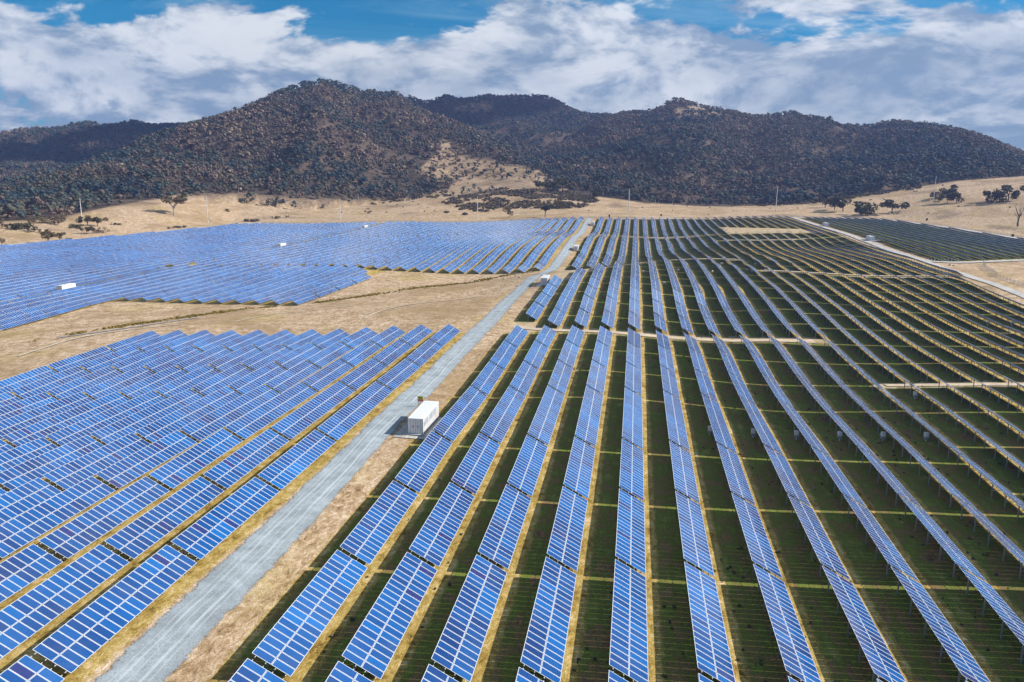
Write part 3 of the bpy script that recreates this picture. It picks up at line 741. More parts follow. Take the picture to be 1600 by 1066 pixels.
# sign by the near container
def board_sign(x,y,label,w=1.1,h=1.3,zb=.9,rot=0.):
    z=G(x,y);root=empty('warning_sign',(x,y,z),(0,0,rot))
    for s in (-1,1):
        q=MB();q.box(s*w*.38-.035,s*w*.38+.035,-.035,.035,-.4,zb+h,0);link('post',q.mesh('sign_post',M['steel']),root)
    q=MB();q.box(-w/2,w/2,-.06,-.036,zb,zb+h,0);bd=link('board',q.mesh('sign_board',M['white']),root)
    q=MB();q.box(-w/2+.02,w/2-.02,-.068,-.061,zb+h*.52,zb+h-.02,0);yp=link('yellow_panel',q.mesh('yellow_panel',M['yellow']),bd)
    q=MB();q.box(-w*.36,w*.30,-.074,-.069,zb+h*.70,zb+h*.80,0);q.box(-w*.2,w*.36,-.074,-.069,zb+h*.60,zb+h*.66,0);link('black_lettering',q.mesh('black_lettering',M['dark']),bd)
    q=MB();q.box(-w/2+.02,w/2-.02,-.068,-.061,zb+h*.27,zb+h*.50,0);link('red_panel',q.mesh('red_panel',M['red']),bd)
    return tag(root,label,'sign')
board_sign(-38.3,139.6,'yellow, red and white sign board on posts behind the nearest white container')
x_,y_=-38.9,315.5
q=MB();q.tube([(0,0,0),(0,0,.35),(0,0,.7),(0,0,.75)],[.42,.44,.42,.3],12)
dr=link('yellow_drum',q.mesh('yellow_drum',M['yellow']));dr.location=(x_,y_-5,G(x_,y_-5));tag(dr,'small yellow drum in the shadow of the container at the road bend','drum')

# ---------------------------------------------------------------- poles
def utility_pole(x,y,h,label):
    z=G(x,y);root=empty('utility_pole',(x,y,z))
    q=MB();q.tube([(0,0,-1),(0,0,h*.5),(0,0,h)],[.42,.34,.24],8);link('shaft',q.mesh('pole_shaft',M['pole']),root)
    q=MB();q.bar((-.9,0,h-1.),(.9,0,h-.9),.14);c=link('cross_arm',q.mesh('cross_arm',M['steel']),root)
    for sx in (-.8,.8):
        q=MB();q.tube([(sx,0,h-.9),(sx,0,h-.75),(sx,0,h-.5)],[.07,.12,.05],6);link('insulator',q.mesh('insulator',M['grey']),c)
    return tag(root,label,'utility pole','tall pale utility poles along the foot of the hills')
PO=[(128,343,315,'leftmost tall pale utility pole, standing among bushes left of the fields'),
(325,348,310,'second tall pale utility pole from the left, right of the lone tree on the knoll'),
(532,344,312,'third tall pale utility pole from the left, below the highest hill'),
(746,344,308,'tall pale utility pole in front of the dark scrub at centre'),
(982,334,297,'tall pale utility pole beyond the rows just right of the picture centre'),
(1212,332,295,'tall pale utility pole beyond the far end of the pale access road'),
(1458,318,281,'rightmost tall pale utility pole, beside a cluster of trees on the slope')]
def at_ground(px,py,dmin=60,dmax=2600):
    d=ray(px,py);t=np.arange(dmin,dmax,1.);p=CAM+d*t[:,None];g=ground(p[:,0],p[:,1])
    i=int(np.argmax(p[:,2]<g));return p[i]
ppts=[]
for px,py,pt,lab in PO:
    p=at_ground(px,py,500);dd=math.hypot(p[0],p[1]);h=(py-pt)/F*dd*1.0
    utility_pole(float(p[0]),float(p[1]),h,lab);ppts.append((p[0],p[1],p[2]+h-.5))
# thin wires between poles
for i,(a,b) in enumerate(zip(ppts,ppts[1:])):
    q=MB();pts=[];n=16
    for s in range(n+1):
        t=s/n;pts.append((a[0]+(b[0]-a[0])*t,a[1]+(b[1]-a[1])*t,a[2]+(b[2]-a[2])*t-10*t*(1-t)))
    q.tube(pts,[.035]*(n+1),4)
    nm=['first','second','third','fourth','fifth','sixth'][i]
    tag(link('overhead_wire',q.mesh('overhead_wire',M['grey'])),f'thin sagging overhead wire, {nm} span between utility poles counted from the left','wire','overhead wires between the poles')
def camera_pole(px,py,label):
    p=at_ground(px,py,300);root=empty('camera_pole',tuple(map(float,p)))
    q=MB();q.tube([(0,0,-.5),(0,0,5.5)],[.10,.08],8);link('shaft',q.mesh('cam_shaft',M['white']),root)
    q=MB();q.box(-.75,.75,-.5,.5,-.3,2.3,0);link('cabinet',q.mesh('cabinet',M['dark']),root)
    q=MB();q.box(-.5,.5,-.25,.25,5.3,5.7,0);link('camera_head',q.mesh('camera_head',M['grey']),root)
    tag(root,label,'camera pole','camera poles on the field boundary')
camera_pole(1033,338,'dark cabinet with thin white pole beyond the rows, right of centre')
camera_pole(1448,345,'dark cabinet on the track above the dark rows at upper right')
camera_pole(1582,371,'white pole with a dark cabinet near the right picture edge, below the dead tree')
camera_pole(370,352,'white pole with a dark cabinet at the far corner of the upper left field')
camera_pole(952,339,'small dark cabinet at the far end of the rows right of the gravel road')

# bollards and mesh fence at the right hand junction
for i in range(11):
    x=153+i*1.9;y=453+i*.62;q=MB();q.tube([(0,0,-.3),(0,0,1.2),(0,0,1.28)],[.13,.13,.06],8)
    if i==0: bol=q.mesh('bollard',M['white'])
    o=link('bollard',bol);o.location=(x,y,G(x,y)+.05);tag(o,'short white marker post in the row edging the junction of the pale roads','bollard','white marker posts at the road junction')
def mesh_fence(pts,label,hh=2.2,gate=False):
    x0,y0=pts[0];root=empty('wire_fence',(x0,y0,0))
    q=MB();s=0
    P_=[]
    for a,b in zip(pts,pts[1:]):
        n=max(1,int(math.hypot(b[0]-a[0],b[1]-a[1])/4))
        P_+=[(a[0]+(b[0]-a[0])*i/n,a[1]+(b[1]-a[1])*i/n) for i in range(n)]
    P_.append(pts[-1]);zz=[G(*p) for p in P_]
    for (a,za),(b,zb) in zip(zip(P_,zz),zip(P_[1:],zz[1:])):
        l=math.hypot(b[0]-a[0],b[1]-a[1]);q.quad([(a[0]-x0,a[1]-y0,za+.05),(b[0]-x0,b[1]-y0,zb+.05),(b[0]-x0,b[1]-y0,zb+hh),(a[0]-x0,a[1]-y0,za+hh)],[(s,0),(s+l,0),(s+l,hh),(s,hh)]);s+=l
    link('wire_mesh',q.mesh('wire_mesh',M['wire']),root)
    pm=None
    for p,z in zip(P_,zz):
        if pm is None:
            q=MB();q.tube([(0,0,-.5),(0,0,hh+.2)],[.07,.07],6);pm=q.mesh('fence_post',M['steel'])
        o=link('post',pm,root);o.location=(p[0]-x0,p[1]-y0,z)
    tag(root,label,'fence')
mesh_fence([(179.3,446),(172,425),(165,400),(159,380)],'pale wire mesh fence running down from the road branch at right')
mesh_fence([(159,380),(157.5,360),(157,340),(157,300),(156.5,250)],'low wire fence beside the pale road leaving the right picture edge',1.4)
mesh_fence([(297,568),(280,622),(266,712),(245,812),(225,836),(150,832),(40,810),(0,776)],'wire boundary fence along the far side of the right hand fields',2.)
mesh_fence([(0,776),(-60,760),(-200,760),(-370,762),(-392,735)],'wire boundary fence behind the rows of the upper left field',2.)

# ---------------------------------------------------------------- vegetation
ICO_V=[];_t=(1+5**.5)/2
for a,b,c in ((-1,_t,0),(1,_t,0),(-1,-_t,0),(1,-_t,0),(0,-1,_t),(0,1,_t),(0,-1,-_t),(0,1,-_t),(_t,0,-1),(_t,0,1),(-_t,0,-1),(-_t,0,1)): ICO_V.append((a,b,c))
ICO_V=np.array(ICO_V)/math.hypot(1,_t)
ICO_F=np.array([(0,11,5),(0,5,1),(0,1,7),(0,7,10),(0,10,11),(1,5,9),(5,11,4),(11,10,2),(10,7,6),(7,1,8),(3,9,4),(3,4,2),(3,2,6),(3,6,8),(3,8,9),(4,9,5),(2,4,11),(6,2,10),(8,6,7),(9,8,1)])
def lobes(C,S,rngl,jit=.3):
    """C (n,3) centres, S (n,3) radii -> verts, tris of jittered icospheres"""
    n=len(C);J=1+rngl.uniform(-jit,jit,(n,12))
    V=C[:,None]+ICO_V[None]*S[:,None]*J[...,None]
    F_=ICO_F[None]+(np.arange(n)*12)[:,None,None]
    return V.reshape(-1,3),F_.reshape(-1,3)
def leaf_tris(C,S,rngl):
    """small random triangles at C of size S"""
    n=len(C);a=rngl.normal(size=(n,3));a/=np.linalg.norm(a,axis=1)[:,None]
    b=np.cross(a,rngl.normal(size=(n,3)));b/=np.linalg.norm(b,axis=1)[:,None]
    V=np.stack([C+a*S[:,None],C-a*S[:,None]*.6+b*S[:,None]*.8,C-a*S[:,None]*.5-b*S[:,None]*.8],1)
    return V.reshape(-1,3),np.arange(3*n).reshape(-1,3)
def crown_mesh(name,base,h,w,seed,mat,tint0=.4,nl=420,flat=.8,low=.35,leaf=.5):
    g=np.random.default_rng(seed)
    nb=7;cc=np.stack([g.normal(0,.30,nb)*w,g.normal(0,.26,nb)*w,h*(low+.18+(.85-low-.12)*g.random(nb))],1)
    rr=w*(.17+.13*g.random(nb))
    k=g.integers(0,nb,nl);d=g.normal(size=(nl,3));d/=np.linalg.norm(d,axis=1)[:,None]
    C=cc[k]+d*(rr[k]*(.55+.5*g.random(nl)))[:,None]*np.array([1,1,flat])
    C[:,2]=np.clip(C[:,2],h*low*.8,h)
    V,F_=leaf_tris(C,leaf*(.6+.8*g.random(nl))*w/8,g)
    t=np.clip(tint0+g.normal(0,.16,nl)+(g.random(nb)-.5)[k]*.35,0,1)
    return np_mesh(name,V,F_,mat,tint=np.repeat(t,3)),cc
def tree(px,py,hp,wp,label,kind='tree',tint=.45,seed=0,flat=.8,low=.35,bark='darkbark',group=None,leafy=True):
    p=at_ground(px,py,450);d=math.hypot(p[0],p[1])*1.02;h=hp/F*d;w=wp/F*d
    nm={'tree':'eucalyptus_tree','bush':'bush','dead':'dead_tree'}[kind]
    root=empty(nm,(float(p[0]),float(p[1]),float(p[2])),(0,0,0))
    g=random.Random(seed)
    if kind=='bush':
        me,cc=crown_mesh('bush_foliage',None,h,w,seed,M['tree'] if tint<.6 else M['scrub'],tint,300,.9,.05,.55)
        link('foliage',me,root)
        q=MB()
        for i in range(4): q.tube([(0,0,-.3),(g.uniform(-.3,.3)*w*.5,g.uniform(-.3,.3)*w*.5,h*.55)],[.09,.04],5)
        link('stem',q.mesh('bush_stem',M['darkbark']),root)
    else:
        cc=None
        if leafy:
            me,cc=crown_mesh('tree_crown',None,h,w,seed,M['tree'],tint,900,flat,low,.42)
        else:
            cc=[(g.uniform(-.45,.45)*w,g.uniform(-.3,.3)*w,h*g.uniform(.55,1.)) for _ in range(9)]
        q=MB();top=(g.uniform(-.05,.05)*w,0,h*.5);r0=max(.16,h*.035)
        q.tube([(0,0,-.5),(g.uniform(-.04,.04)*w,0,h*.25),top],[r0*1.3,r0,r0*.7],7)
        for c in cc:
            m1=(top[0]*.5+c[0]*.5,top[1]*.5+c[1]*.5,top[2]*.55+c[2]*.45-.03*h)
            s=(top[0]*.8,top[1]*.8,h*g.uniform(.25,.48))
            q.tube([s,m1,tuple(c)],[r0*.5,r0*.32,r0*.12],5)
            if not leafy:
                for _ in range(3): q.tube([m1,(c[0]+g.uniform(-.12,.12)*w,c[1]+g.uniform(-.1,.1)*w,c[2]+g.uniform(-.12,.1)*h)],[r0*.2,r0*.06],4)
        link('trunk',q.mesh('tree_trunk',M[bark]),root)
        if leafy: link('crown',me,root)
    tag(root,label,'tree' if kind!='bush' else 'bush',group);return root
TR=[(272,337,27,26,'lone two-lobed tree on the pale knoll at left, below the wooded hill','tree',.75,.7,.45,'bark'),
(76,380,17,17,'round brown tree at the left field edge, taller of a pair','tree',.8,.9,.25,'darkbark'),
(94,378,12,11,'smaller grey-brown tree right of the round brown tree at the left field edge','tree',.65,.9,.25,'darkbark'),
(137,353,14,16,'dark spreading tree beside the leftmost utility pole, left of a twin','tree',.35,.7,.3,'darkbark'),
(152,354,13,16,'leaning spreading tree just right of the dark tree by the leftmost pole','tree',.55,.7,.3,'darkbark'),
(136,366,10,13,'low grey tree in front of the spreading trees, left of two brown bushes','tree',.55,.8,.25,'darkbark'),
(151,365,7,9,'small brown bush in the middle below the spreading trees at left','bush',.8,1,0,''),
(162,365,8,9,'small round brown bush rightmost below the spreading trees at left','bush',.8,1,0,''),
(52,350,10,11,'round dark bush above the long low hedge at far left','bush',.55,1,0,''),
(3,356,11,10,'round bush cut by the left picture edge, upper one','bush',.6,1,0,''),
(3,384,11,9,'round brown bush cut by the left picture edge, lower one at the field corner','bush',.8,1,0,''),
(33,358,6,30,'long low dark thicket on the pale grass at far left','bush',.5,1,0,''),
(82,350,8,24,'wide grey thicket left of the leftmost utility pole','bush',.6,1,0,''),
(95,347,11,9,'upright brown bush at the right end of the grey thicket','bush',.75,1,0,''),
(108,377,4,8,'tiny dark bush at the field edge right of the paired trees','bush',.4,1,0,''),
(122,357,4,14,'flat dark thicket left of the leaning spreading tree','bush',.45,1,0,''),
(45,364,4,4,'tiny grey bush, left of two under the long low thicket','bush',.6,1,0,''),
(62,364,5,6,'tiny grey bush, right of two under the long low thicket','bush',.6,1,0,''),
(180,352,3,7,'flat black bush on the grass right of the spreading trees','bush',.2,1,0,''),
(187,352,3,5,'small black bush immediately right of a flat one on the left grass','bush',.2,1,0,''),
(264,358,3,5,'first of four little dark bushes in a line below the knoll, leftmost','bush',.2,1,0,''),
(272,357,3,4,'second of four little dark bushes in a line below the knoll','bush',.2,1,0,''),
(279,356.5,3,8,'widest of the little dark bushes in a line below the knoll','bush',.2,1,0,''),
(288,356,3,6,'last of four little dark bushes in a line below the knoll, rightmost','bush',.2,1,0,''),
(356,331,4,6,'small dark bush high on the pale grass right of the knoll tree','bush',.3,1,0,''),
(404,346,3,20,'long flat brown thicket at the top edge of the left field','bush',.6,1,0,''),
(431,342,4,8,'dark round bush on the grass left of the third utility pole','bush',.25,1,0,''),
(449,340,3,4,'tiny dark bush right of the dark round one, left of the third pole','bush',.25,1,0,''),
(575,334,8,8,'spindly grey bush on the yellow grass right of the third pole','bush',.7,1,0,''),
(796,341,17,13,'bare brown shrub-like tree at the top edge of the rows left of the gravel road','tree',.75,1,.1,'bark'),
(852,339,17,16,'umbrella-shaped green tree at the top edge of the rows left of the gravel road','tree',.3,.6,.45,'darkbark'),
(843,303,19,20,'pale-trunked umbrella tree on the ridge above the dark scrub','tree',.35,.55,.5,'bark'),
(861,299,14,17,'dark round tree right of the pale-trunked umbrella tree','tree',.2,.7,.3,'darkbark'),
(879,300,20,22,'larger rounded tree at the forest edge right of the ridge trees','tree',.5,.8,.2,'darkbark'),
(933,312,14,19,'dark spreading tree on the grass left of the fifth utility pole','tree',.4,.65,.3,'darkbark'),
(875,326,14,16,'grey-brown tree in the scrub left of the fifth utility pole','tree',.6,.8,.2,'darkbark'),
(1289,325,13,14,'small grey-green tree left of the row of dark trees behind the right field','tree',.45,.8,.25,'darkbark'),
(1304,328,16,17,'dark tree left half of a joined pair behind the right field','tree',.3,.8,.2,'darkbark'),
(1317,331,20,24,'large dark tree right half of a joined pair behind the right field','tree',.3,.85,.2,'darkbark'),
(1352,337,18,29,'wide dark tree standing right at the edge of the dark rows','tree',.22,.8,.15,'darkbark'),
(1394,333,18,24,'dark tree with an open crown and a trunk leaning left of the pole','tree',.3,.65,.35,'darkbark'),
(1462,311,9,13,'small purple-brown tree behind the rightmost utility pole','tree',.6,.9,.2,'darkbark'),
(1467,318,8,8,'small dark bush at the left end of the tree cluster by the pole','bush',.15,1,0,''),
(1480,317,14,16,'left rounded tree of the cluster right of the rightmost pole','tree',.45,.85,.15,'bark'),
(1494,317,12,17,'right dark tree of the cluster right of the rightmost pole','tree',.3,.8,.1,'darkbark'),
(1487,306,10,18,'flat-topped tree on the slope behind the cluster by the pole','tree',.2,.6,.2,'darkbark'),
(1491,298,8,9,'small round tree uppermost behind the cluster by the pole','tree',.25,.8,.2,'darkbark'),
(1553,316,13,24,'wide low dark tree, left of a pair on the right slope','tree',.2,.8,.05,'darkbark'),
(1575,314,19,24,'tall rounded dark tree, right of a pair on the right slope','tree',.25,.9,.1,'darkbark')]
for i,(px,py,hp,wp,lab,kd,tn,fl,lo,bk) in enumerate(TR):
    tree(px,py,hp,wp,lab,kd,tn,100+i,fl,lo,bk or 'darkbark')
tree(1590,354,27,16,'bare dead tree with dark forking branches near the right picture edge','dead',seed=5,leafy=False)
tree(1503,317,8,7,'small bare dead tree right of the tree cluster by the rightmost pole','dead',seed=6,leafy=False,bark='bark')
tree(1539,303,7,6,'tiny bare dead tree on the yellow slope above the wide dark tree','dead',seed=8,leafy=False)

# forest on the hills: thousands of crowns reading as one mass
def scatter(n,dmin,dmax,g):
    a=g.uniform(pix_dir(-260,300)[0],pix_dir(1860,300)[0],n);d=np.sqrt(g.uniform(dmin**2,dmax**2,n));return a,d
g=np.random.default_rng(11)
a,d=scatter(64000,780,2650,g)
x=d*np.sin(a);y=d*np.cos(a);z=ground(x,y);px_,py_=project(x,y,z)
df=np.interp(a,T_FOOT[0],T_FOOT[1])
jf=df+(vnoise(x,y,35,5)-.5)*50+g.normal(0,9,len(x))
dens=np.full(len(a),.95)
dens*=np.where(vnoise(x,y,90,6)<.24,.5,1.)*np.where(vnoise(x,y,28,16)<.13,.4,1.)
jx_=(vnoise(x,y,26,51)-.5)*26+g.normal(0,4,len(x));jy_=(vnoise(x,y,26,52)-.5)*12+g.normal(0,2.,len(x))
dens=np.where(inpoly(px_+jx_,py_+jy_,CLEAR)&(d<1500),0.01,dens)
dens=np.where(inpoly(px_+jx_,py_+jy_,RIDGE)&(d<1500),.2,dens)
dens=np.where(inpoly(px_,py_,SCRUBP)&(d<1300),.09,dens)
dens=np.where(inpoly(px_,py_,PEAK)&(d>1700),.35,dens)
bd=np.interp(a,T_B[0],T_B[1],left=0,right=0)
# drop what lies deep behind the crests
tanv=(z+12-H)/d
hid=np.zeros(len(a),bool)
ab=np.linspace(a.min(),a.max(),400);dd_=np.arange(900,2700,20.)
AB,DB=np.meshgrid(ab,dd_,indexing='ij');ZB=ground(DB*np.sin(AB),DB*np.cos(AB));TB=np.maximum.accumulate((ZB-H)/DB,axis=1)
ia=np.clip(((a-ab[0])/(ab[1]-ab[0])).astype(int),0,399);idd=np.clip(((d-900)/20).astype(int)-3,0,len(dd_)-1)
hid=(d>960)&(tanv<TB[ia,idd]-.004)
keep=(d>jf)&(g.random(len(a))<dens)&~hid
a,d,x,y,z=a[keep],d[keep],x[keep],y[keep],z[keep];n=len(a);print('forest',n)
hT=g.uniform(5.5,12.5,n)*np.where(g.random(n)<.08,1.15,1);wT=hT*g.uniform(.42,.72,n)
tb=np.clip(.46+g.normal(0,.13,n)+(vnoise(x,y,120,8)-.5)*.55+(vnoise(x,y,30,18)-.5)*.25-np.clip((x+100)/300,0,1)*.12,0,.95)
VV=[];FF=[];TT=[];off=0
nl=3
for k in range(nl):
    C=np.stack([x+g.normal(0,.30,n)*wT,y+g.normal(0,.30,n)*wT,z+hT*(.30+.20*k+.18*g.random(n)-.02)],1)
    S=np.stack([wT*g.uniform(.22,.52,n),wT*g.uniform(.22,.52,n),hT*g.uniform(.09,.22,n)],1)
    v,f=lobes(C,S,g,.38);VV.append(v);FF.append(f+off);off+=len(v);TT.append(np.repeat(np.clip(tb+g.normal(0,.07,n),0,1),12))
m_=30;rep=np.repeat(np.arange(n),m_)
dr_=g.normal(size=(n*m_,3));dr_/=np.linalg.norm(dr_,axis=1)[:,None];dr_[:,2]=np.abs(dr_[:,2])*.9-.15
C=np.stack([x[rep]+dr_[:,0]*wT[rep]*.72,y[rep]+dr_[:,1]*wT[rep]*.72,z[rep]+hT[rep]*.62+dr_[:,2]*hT[rep]*.36],1)
v,f=leaf_tris(C,wT[rep]*g.uniform(.08,.20,len(rep)),g);VV.append(v);FF.append(f+off);off+=len(v);TT.append(np.repeat(np.clip(tb[rep]+g.normal(0,.12,len(rep)),0,1),3))
fo=link('forest',np_mesh('forest',np.concatenate(VV),np.concatenate(FF),M['forest'],tint=np.concatenate(TT)))
tag(fo,'brown and grey-green eucalyptus woodland covering the hills','forest',kind='stuff')
# pale trunks showing at the lower edge of the wood
sel=np.where((d<np.interp(a,T_FOOT[0],T_FOOT[1])+70)&(g.random(n)<.35))[0]
q=MB()
for i in sel:
    r_=.16+.1*random.random();lx=random.uniform(-1.5,1.5)
    q.tube([(x[i],y[i],z[i]-.5),(x[i]+lx*.4,y[i],z[i]+hT[i]*.4),(x[i]+lx,y[i]-.3,z[i]+hT[i]*.72)],[r_*1.3,r_,r_*.4],4)
    if random.random()<.5: q.tube([(x[i]+lx*.4,y[i],z[i]+hT[i]*.35),(x[i]-lx*1.2,y[i]-.4,z[i]+hT[i]*.7)],[r_*.7,r_*.3],4)
tag(link('forest_trunks',q.mesh('forest_trunks',M['bark'])),'pale bare trunks at the lower edge of the woodland','trunks',kind='stuff')
# low scrub in the clearing, tussocks by the creek, loose bushes on the slopes
def scrub(name,x,y,hh,ww,mat,label,cat,tint=.45,m_=14,leaf=.22):
    n=len(x);z=ground(x,y);g=np.random.default_rng(31)
    C=np.stack([x,y,z+hh*.4],1);S=np.stack([ww*.5,ww*.5,hh*.5],1);v,f=lobes(C,S,g,.4);t=np.repeat(np.clip(tint+g.normal(0,.18,n),0,1),12)
    rep=np.repeat(np.arange(n),m_);dr=g.normal(size=(n*m_,3));dr/=np.linalg.norm(dr,axis=1)[:,None];dr[:,2]=np.abs(dr[:,2])
    C=np.stack([x[rep]+dr[:,0]*ww[rep]*.55,y[rep]+dr[:,1]*ww[rep]*.55,z[rep]+hh[rep]*(.25+dr[:,2]*.7)],1)
    v2,f2=leaf_tris(C,ww[rep]*leaf*g.uniform(.6,1.4,len(rep)),g)
    t2=np.repeat(np.clip(tint+g.normal(0,.2,len(rep)),0,1),3)
    o=link(name,np_mesh(name,np.concatenate([v,v2]),np.concatenate([f,f2+len(v)]),mat,tint=np.concatenate([t,t2])))
    tag(o,label,cat,kind='stuff')
g=np.random.default_rng(21)
a,d=scatter(60000,820,1350,g);x=d*np.sin(a);y=d*np.cos(a);z=ground(x,y);px_,py_=project(x,y,z)
jx=(vnoise(x,y,30,21)-.5)*24;jy=(vnoise(x,y,24,22)-.5)*10
k1=inpoly(px_+jx,py_+jy,SCRUBP)&(d<1300)&(vnoise(x,y,22,9)+.3*vnoise(x,y,6,4)>.55)
k1|=(px_>1180)&(px_<1440)&(d>np.interp(a,T_FOOT[0],T_FOOT[1])-25)&(d<np.interp(a,T_FOOT[0],T_FOOT[1])+25)&(g.random(len(a))<.5)
k1|=(px_>580)&(px_<700)&(d>np.interp(a,T_FOOT[0],T_FOOT[1])-18)&(d<np.interp(a,T_FOOT[0],T_FOOT[1])+25)&(g.random(len(a))<.3)
xs,ys=x[k1],y[k1];n=len(xs);print('scrub',n)
scrub('scrub',xs,ys,g.uniform(.9,2.6,n),g.uniform(2.,4.5,n),M['scrub'],'low dark brown scrub on the slope below the ridge clearing','scrub',.45)
# scattered bushes on the open slope
k2=(inpoly(px_,py_,[(600,335),(640,305),(700,285),(800,285),(700,315),(690,338)])|inpoly(px_,py_,[(1330,318),(1345,298),(1470,284),(1450,300)])|inpoly(px_,py_,RIDGE))&(g.random(len(a))<np.where(inpoly(px_,py_,RIDGE),.07,.018))
k2|=(d<np.interp(a,T_FOOT[0],T_FOOT[1])-5)&(d>np.interp(a,T_FIELD[0],T_FIELD[1])+30)&(g.random(len(a))<.003)
xs,ys=x[k2],y[k2];n=len(xs);print('bushlets',n)
scrub('grassland_bushes',xs,ys,g.uniform(.5,1.6,n),g.uniform(.9,2.4,n),M['scrub'],'tiny dark bushes dotted over the open dry grass','bushes',.3)
CR=[(-184,193),(-177.7,198.4),(-167.6,211.7),(-158.5,229.2),(-141.8,250.5),(-132.4,268),(-117,286),(-99.4,309.7),(-84.5,335.4),(-73.4,364.2),(-59.4,386),(-50,392)]
n=2200;cr=np.array(CR,float);s=np.r_[0,np.cumsum(np.hypot(*np.diff(cr,axis=0).T))];t=g.uniform(0,s[-1],n)
xs=np.interp(t,s,cr[:,0])+g.normal(0,1.4,n)+(vnoise(t,t*0,25,3)-.5)*8;ys=np.interp(t,s,cr[:,1])+g.normal(0,1.,n)
k=vnoise(xs,ys,9,12)+.5*(g.random(n)-.5)>.60;xs,ys=xs[k],ys[k];n=len(xs)
scrub('tussock_grass',xs,ys,g.uniform(.2,.5,n),g.uniform(.35,.9,n),M['tussock'],'yellow-green tussocks along the dry creek across the paddock','grass',.45,10,.25)
# weeds between the rows
n=5200;xs=g.uniform(-30,150,n);ys=g.uniform(52,330,n);k=(vnoise(xs,ys,14,13)>.58)&((np.mod(xs+38.44,PITCH)>3.6)|(g.random(n)<.2));xs,ys=xs[k],ys[k];n=len(xs);print('weeds',n)
scrub('weeds',xs,ys,g.uniform(.10,.35,n),g.uniform(.12,.42,n),M['scrub'],'dark weeds and dead thistles scattered in the grass between the rows','weeds',.35,10,.28)
# rocks
def rock(x,y,s,label,seed):
    gg=np.random.default_rng(seed);v,f=lobes(np.array([[0,0,.25*s]]),np.array([[s,s*.7,s*.5]]),gg,.25)
    o=link('rock',np_mesh('rock',v,f,M['rock'],tint=np.zeros(12)));o.location=(x,y,G(x,y));tag(o,label,'rock','loose pale rocks')
for i,(px,py,s,lab) in enumerate([(1484,415,.9,'left rock of the small pile beside the road junction at right'),(1490,416,.8,'right rock of the small pile beside the road junction at right'),(748,440,.7,'pale rock left end of the creek stones near the road bend'),(760,437,.6,'pale rock among creek stones, second from the left near the road bend'),(788,436,.7,'pale rock between creek stones and the sheep by the road bend')]):
    p=at_ground(px,py);rock(float(p[0]),float(p[1]),s,lab,i)

# ---------------------------------------------------------------- sheep
def sheep_mesh():
    me=bpy.data.meshes.new('sheep_body')
    pts=[(0,0,.72,.27),(.28,0,.74,.25),(.50,0,.82,.13),(.66,0,.70,.10),(.80,0,.52,.06),(-.30,0,.72,.27),(-.48,0,.66,.12),
         (.26,.13,.42,.075),(.26,.14,.20,.04),(.27,.14,.02,.045),(.26,-.13,.42,.075),(.26,-.14,.20,.04),(.27,-.14,.02,.045),
         (-.32,.14,.44,.10),(-.38,.15,.22,.045),(-.34,.15,.02,.045),(-.32,-.14,.44,.10),(-.38,-.15,.22,.045),(-.34,-.15,.02,.045),(.60,.12,.76,.03),(.60,-.12,.76,.03)]
    ed=[(0,1),(1,2),(2,3),(3,4),(0,5),(5,6),(1,7),(7,8),(8,9),(1,10),(10,11),(11,12),(5,13),(13,14),(14,15),(5,16),(16,17),(17,18),(3,19),(3,20)]
    me.from_pydata([p[:3] for p in pts],ed,[]);o=bpy.data.objects.new('tmp',me);col.objects.link(o)
    o.modifiers.new('s','SKIN')
    if not me.skin_vertices: me.attributes
    for v,p in zip(me.skin_vertices[0].data,pts): v.radius=(p[3],p[3])
    me.skin_vertices[0].data[0].use_root=True
    sb=o.modifiers.new('u','SUBSURF');sb.levels=1;sb.render_levels=1
    dg=bpy.context.evaluated_depsgraph_get();m2=bpy.data.meshes.new_from_object(o.evaluated_get(dg));m2.materials.clear();m2.materials.append(M['wool'])
    bpy.data.objects.remove(o);return m2
SM=sheep_mesh()
SH=[(1004.2,427.5,'cream sheep grazing right of the straight row in the picture centre',.3),(1038,446,'cream sheep standing alone between two rows right of centre, nearest of the flock',2.9),(1127,414.5,'pale sheep beside the curved track where the rows bend',.2),
(1112.6,427,'pale sheep close against the shaded side of a bending row',1.2),(1059.8,425,'faint pale sheep two rows right of the centre row',3.3),(1168,424,'pale sheep in shade, left of a close pair under the bending rows',.6),
(1175,426,'pale sheep in shade, right of a close pair under the bending rows',2.5),(1180,415,'pale sheep on the grass just above a close pair under the bending rows',.1),(1197,421.5,'white sheep on the pale cross track at right of centre',.4),(1236,414.5,'white sheep far out among the dark backed rows',3.),
(811,436,'pale sheep on the dry paddock left of the road bend, left of two',.2),(806,433,'pale sheep on the dry paddock left of the road bend, behind another',2.8)]
for px,py,lab,rz in SH:
    p=at_ground(px,py,100);o=link('sheep',SM);o.location=(float(p[0]),float(p[1]),G(float(p[0]),float(p[1])));o.rotation_euler=(0,0,rz);o.scale=(1.25,1.25,1.25);tag(o,lab,'sheep','sheep grazing in the solar farm')

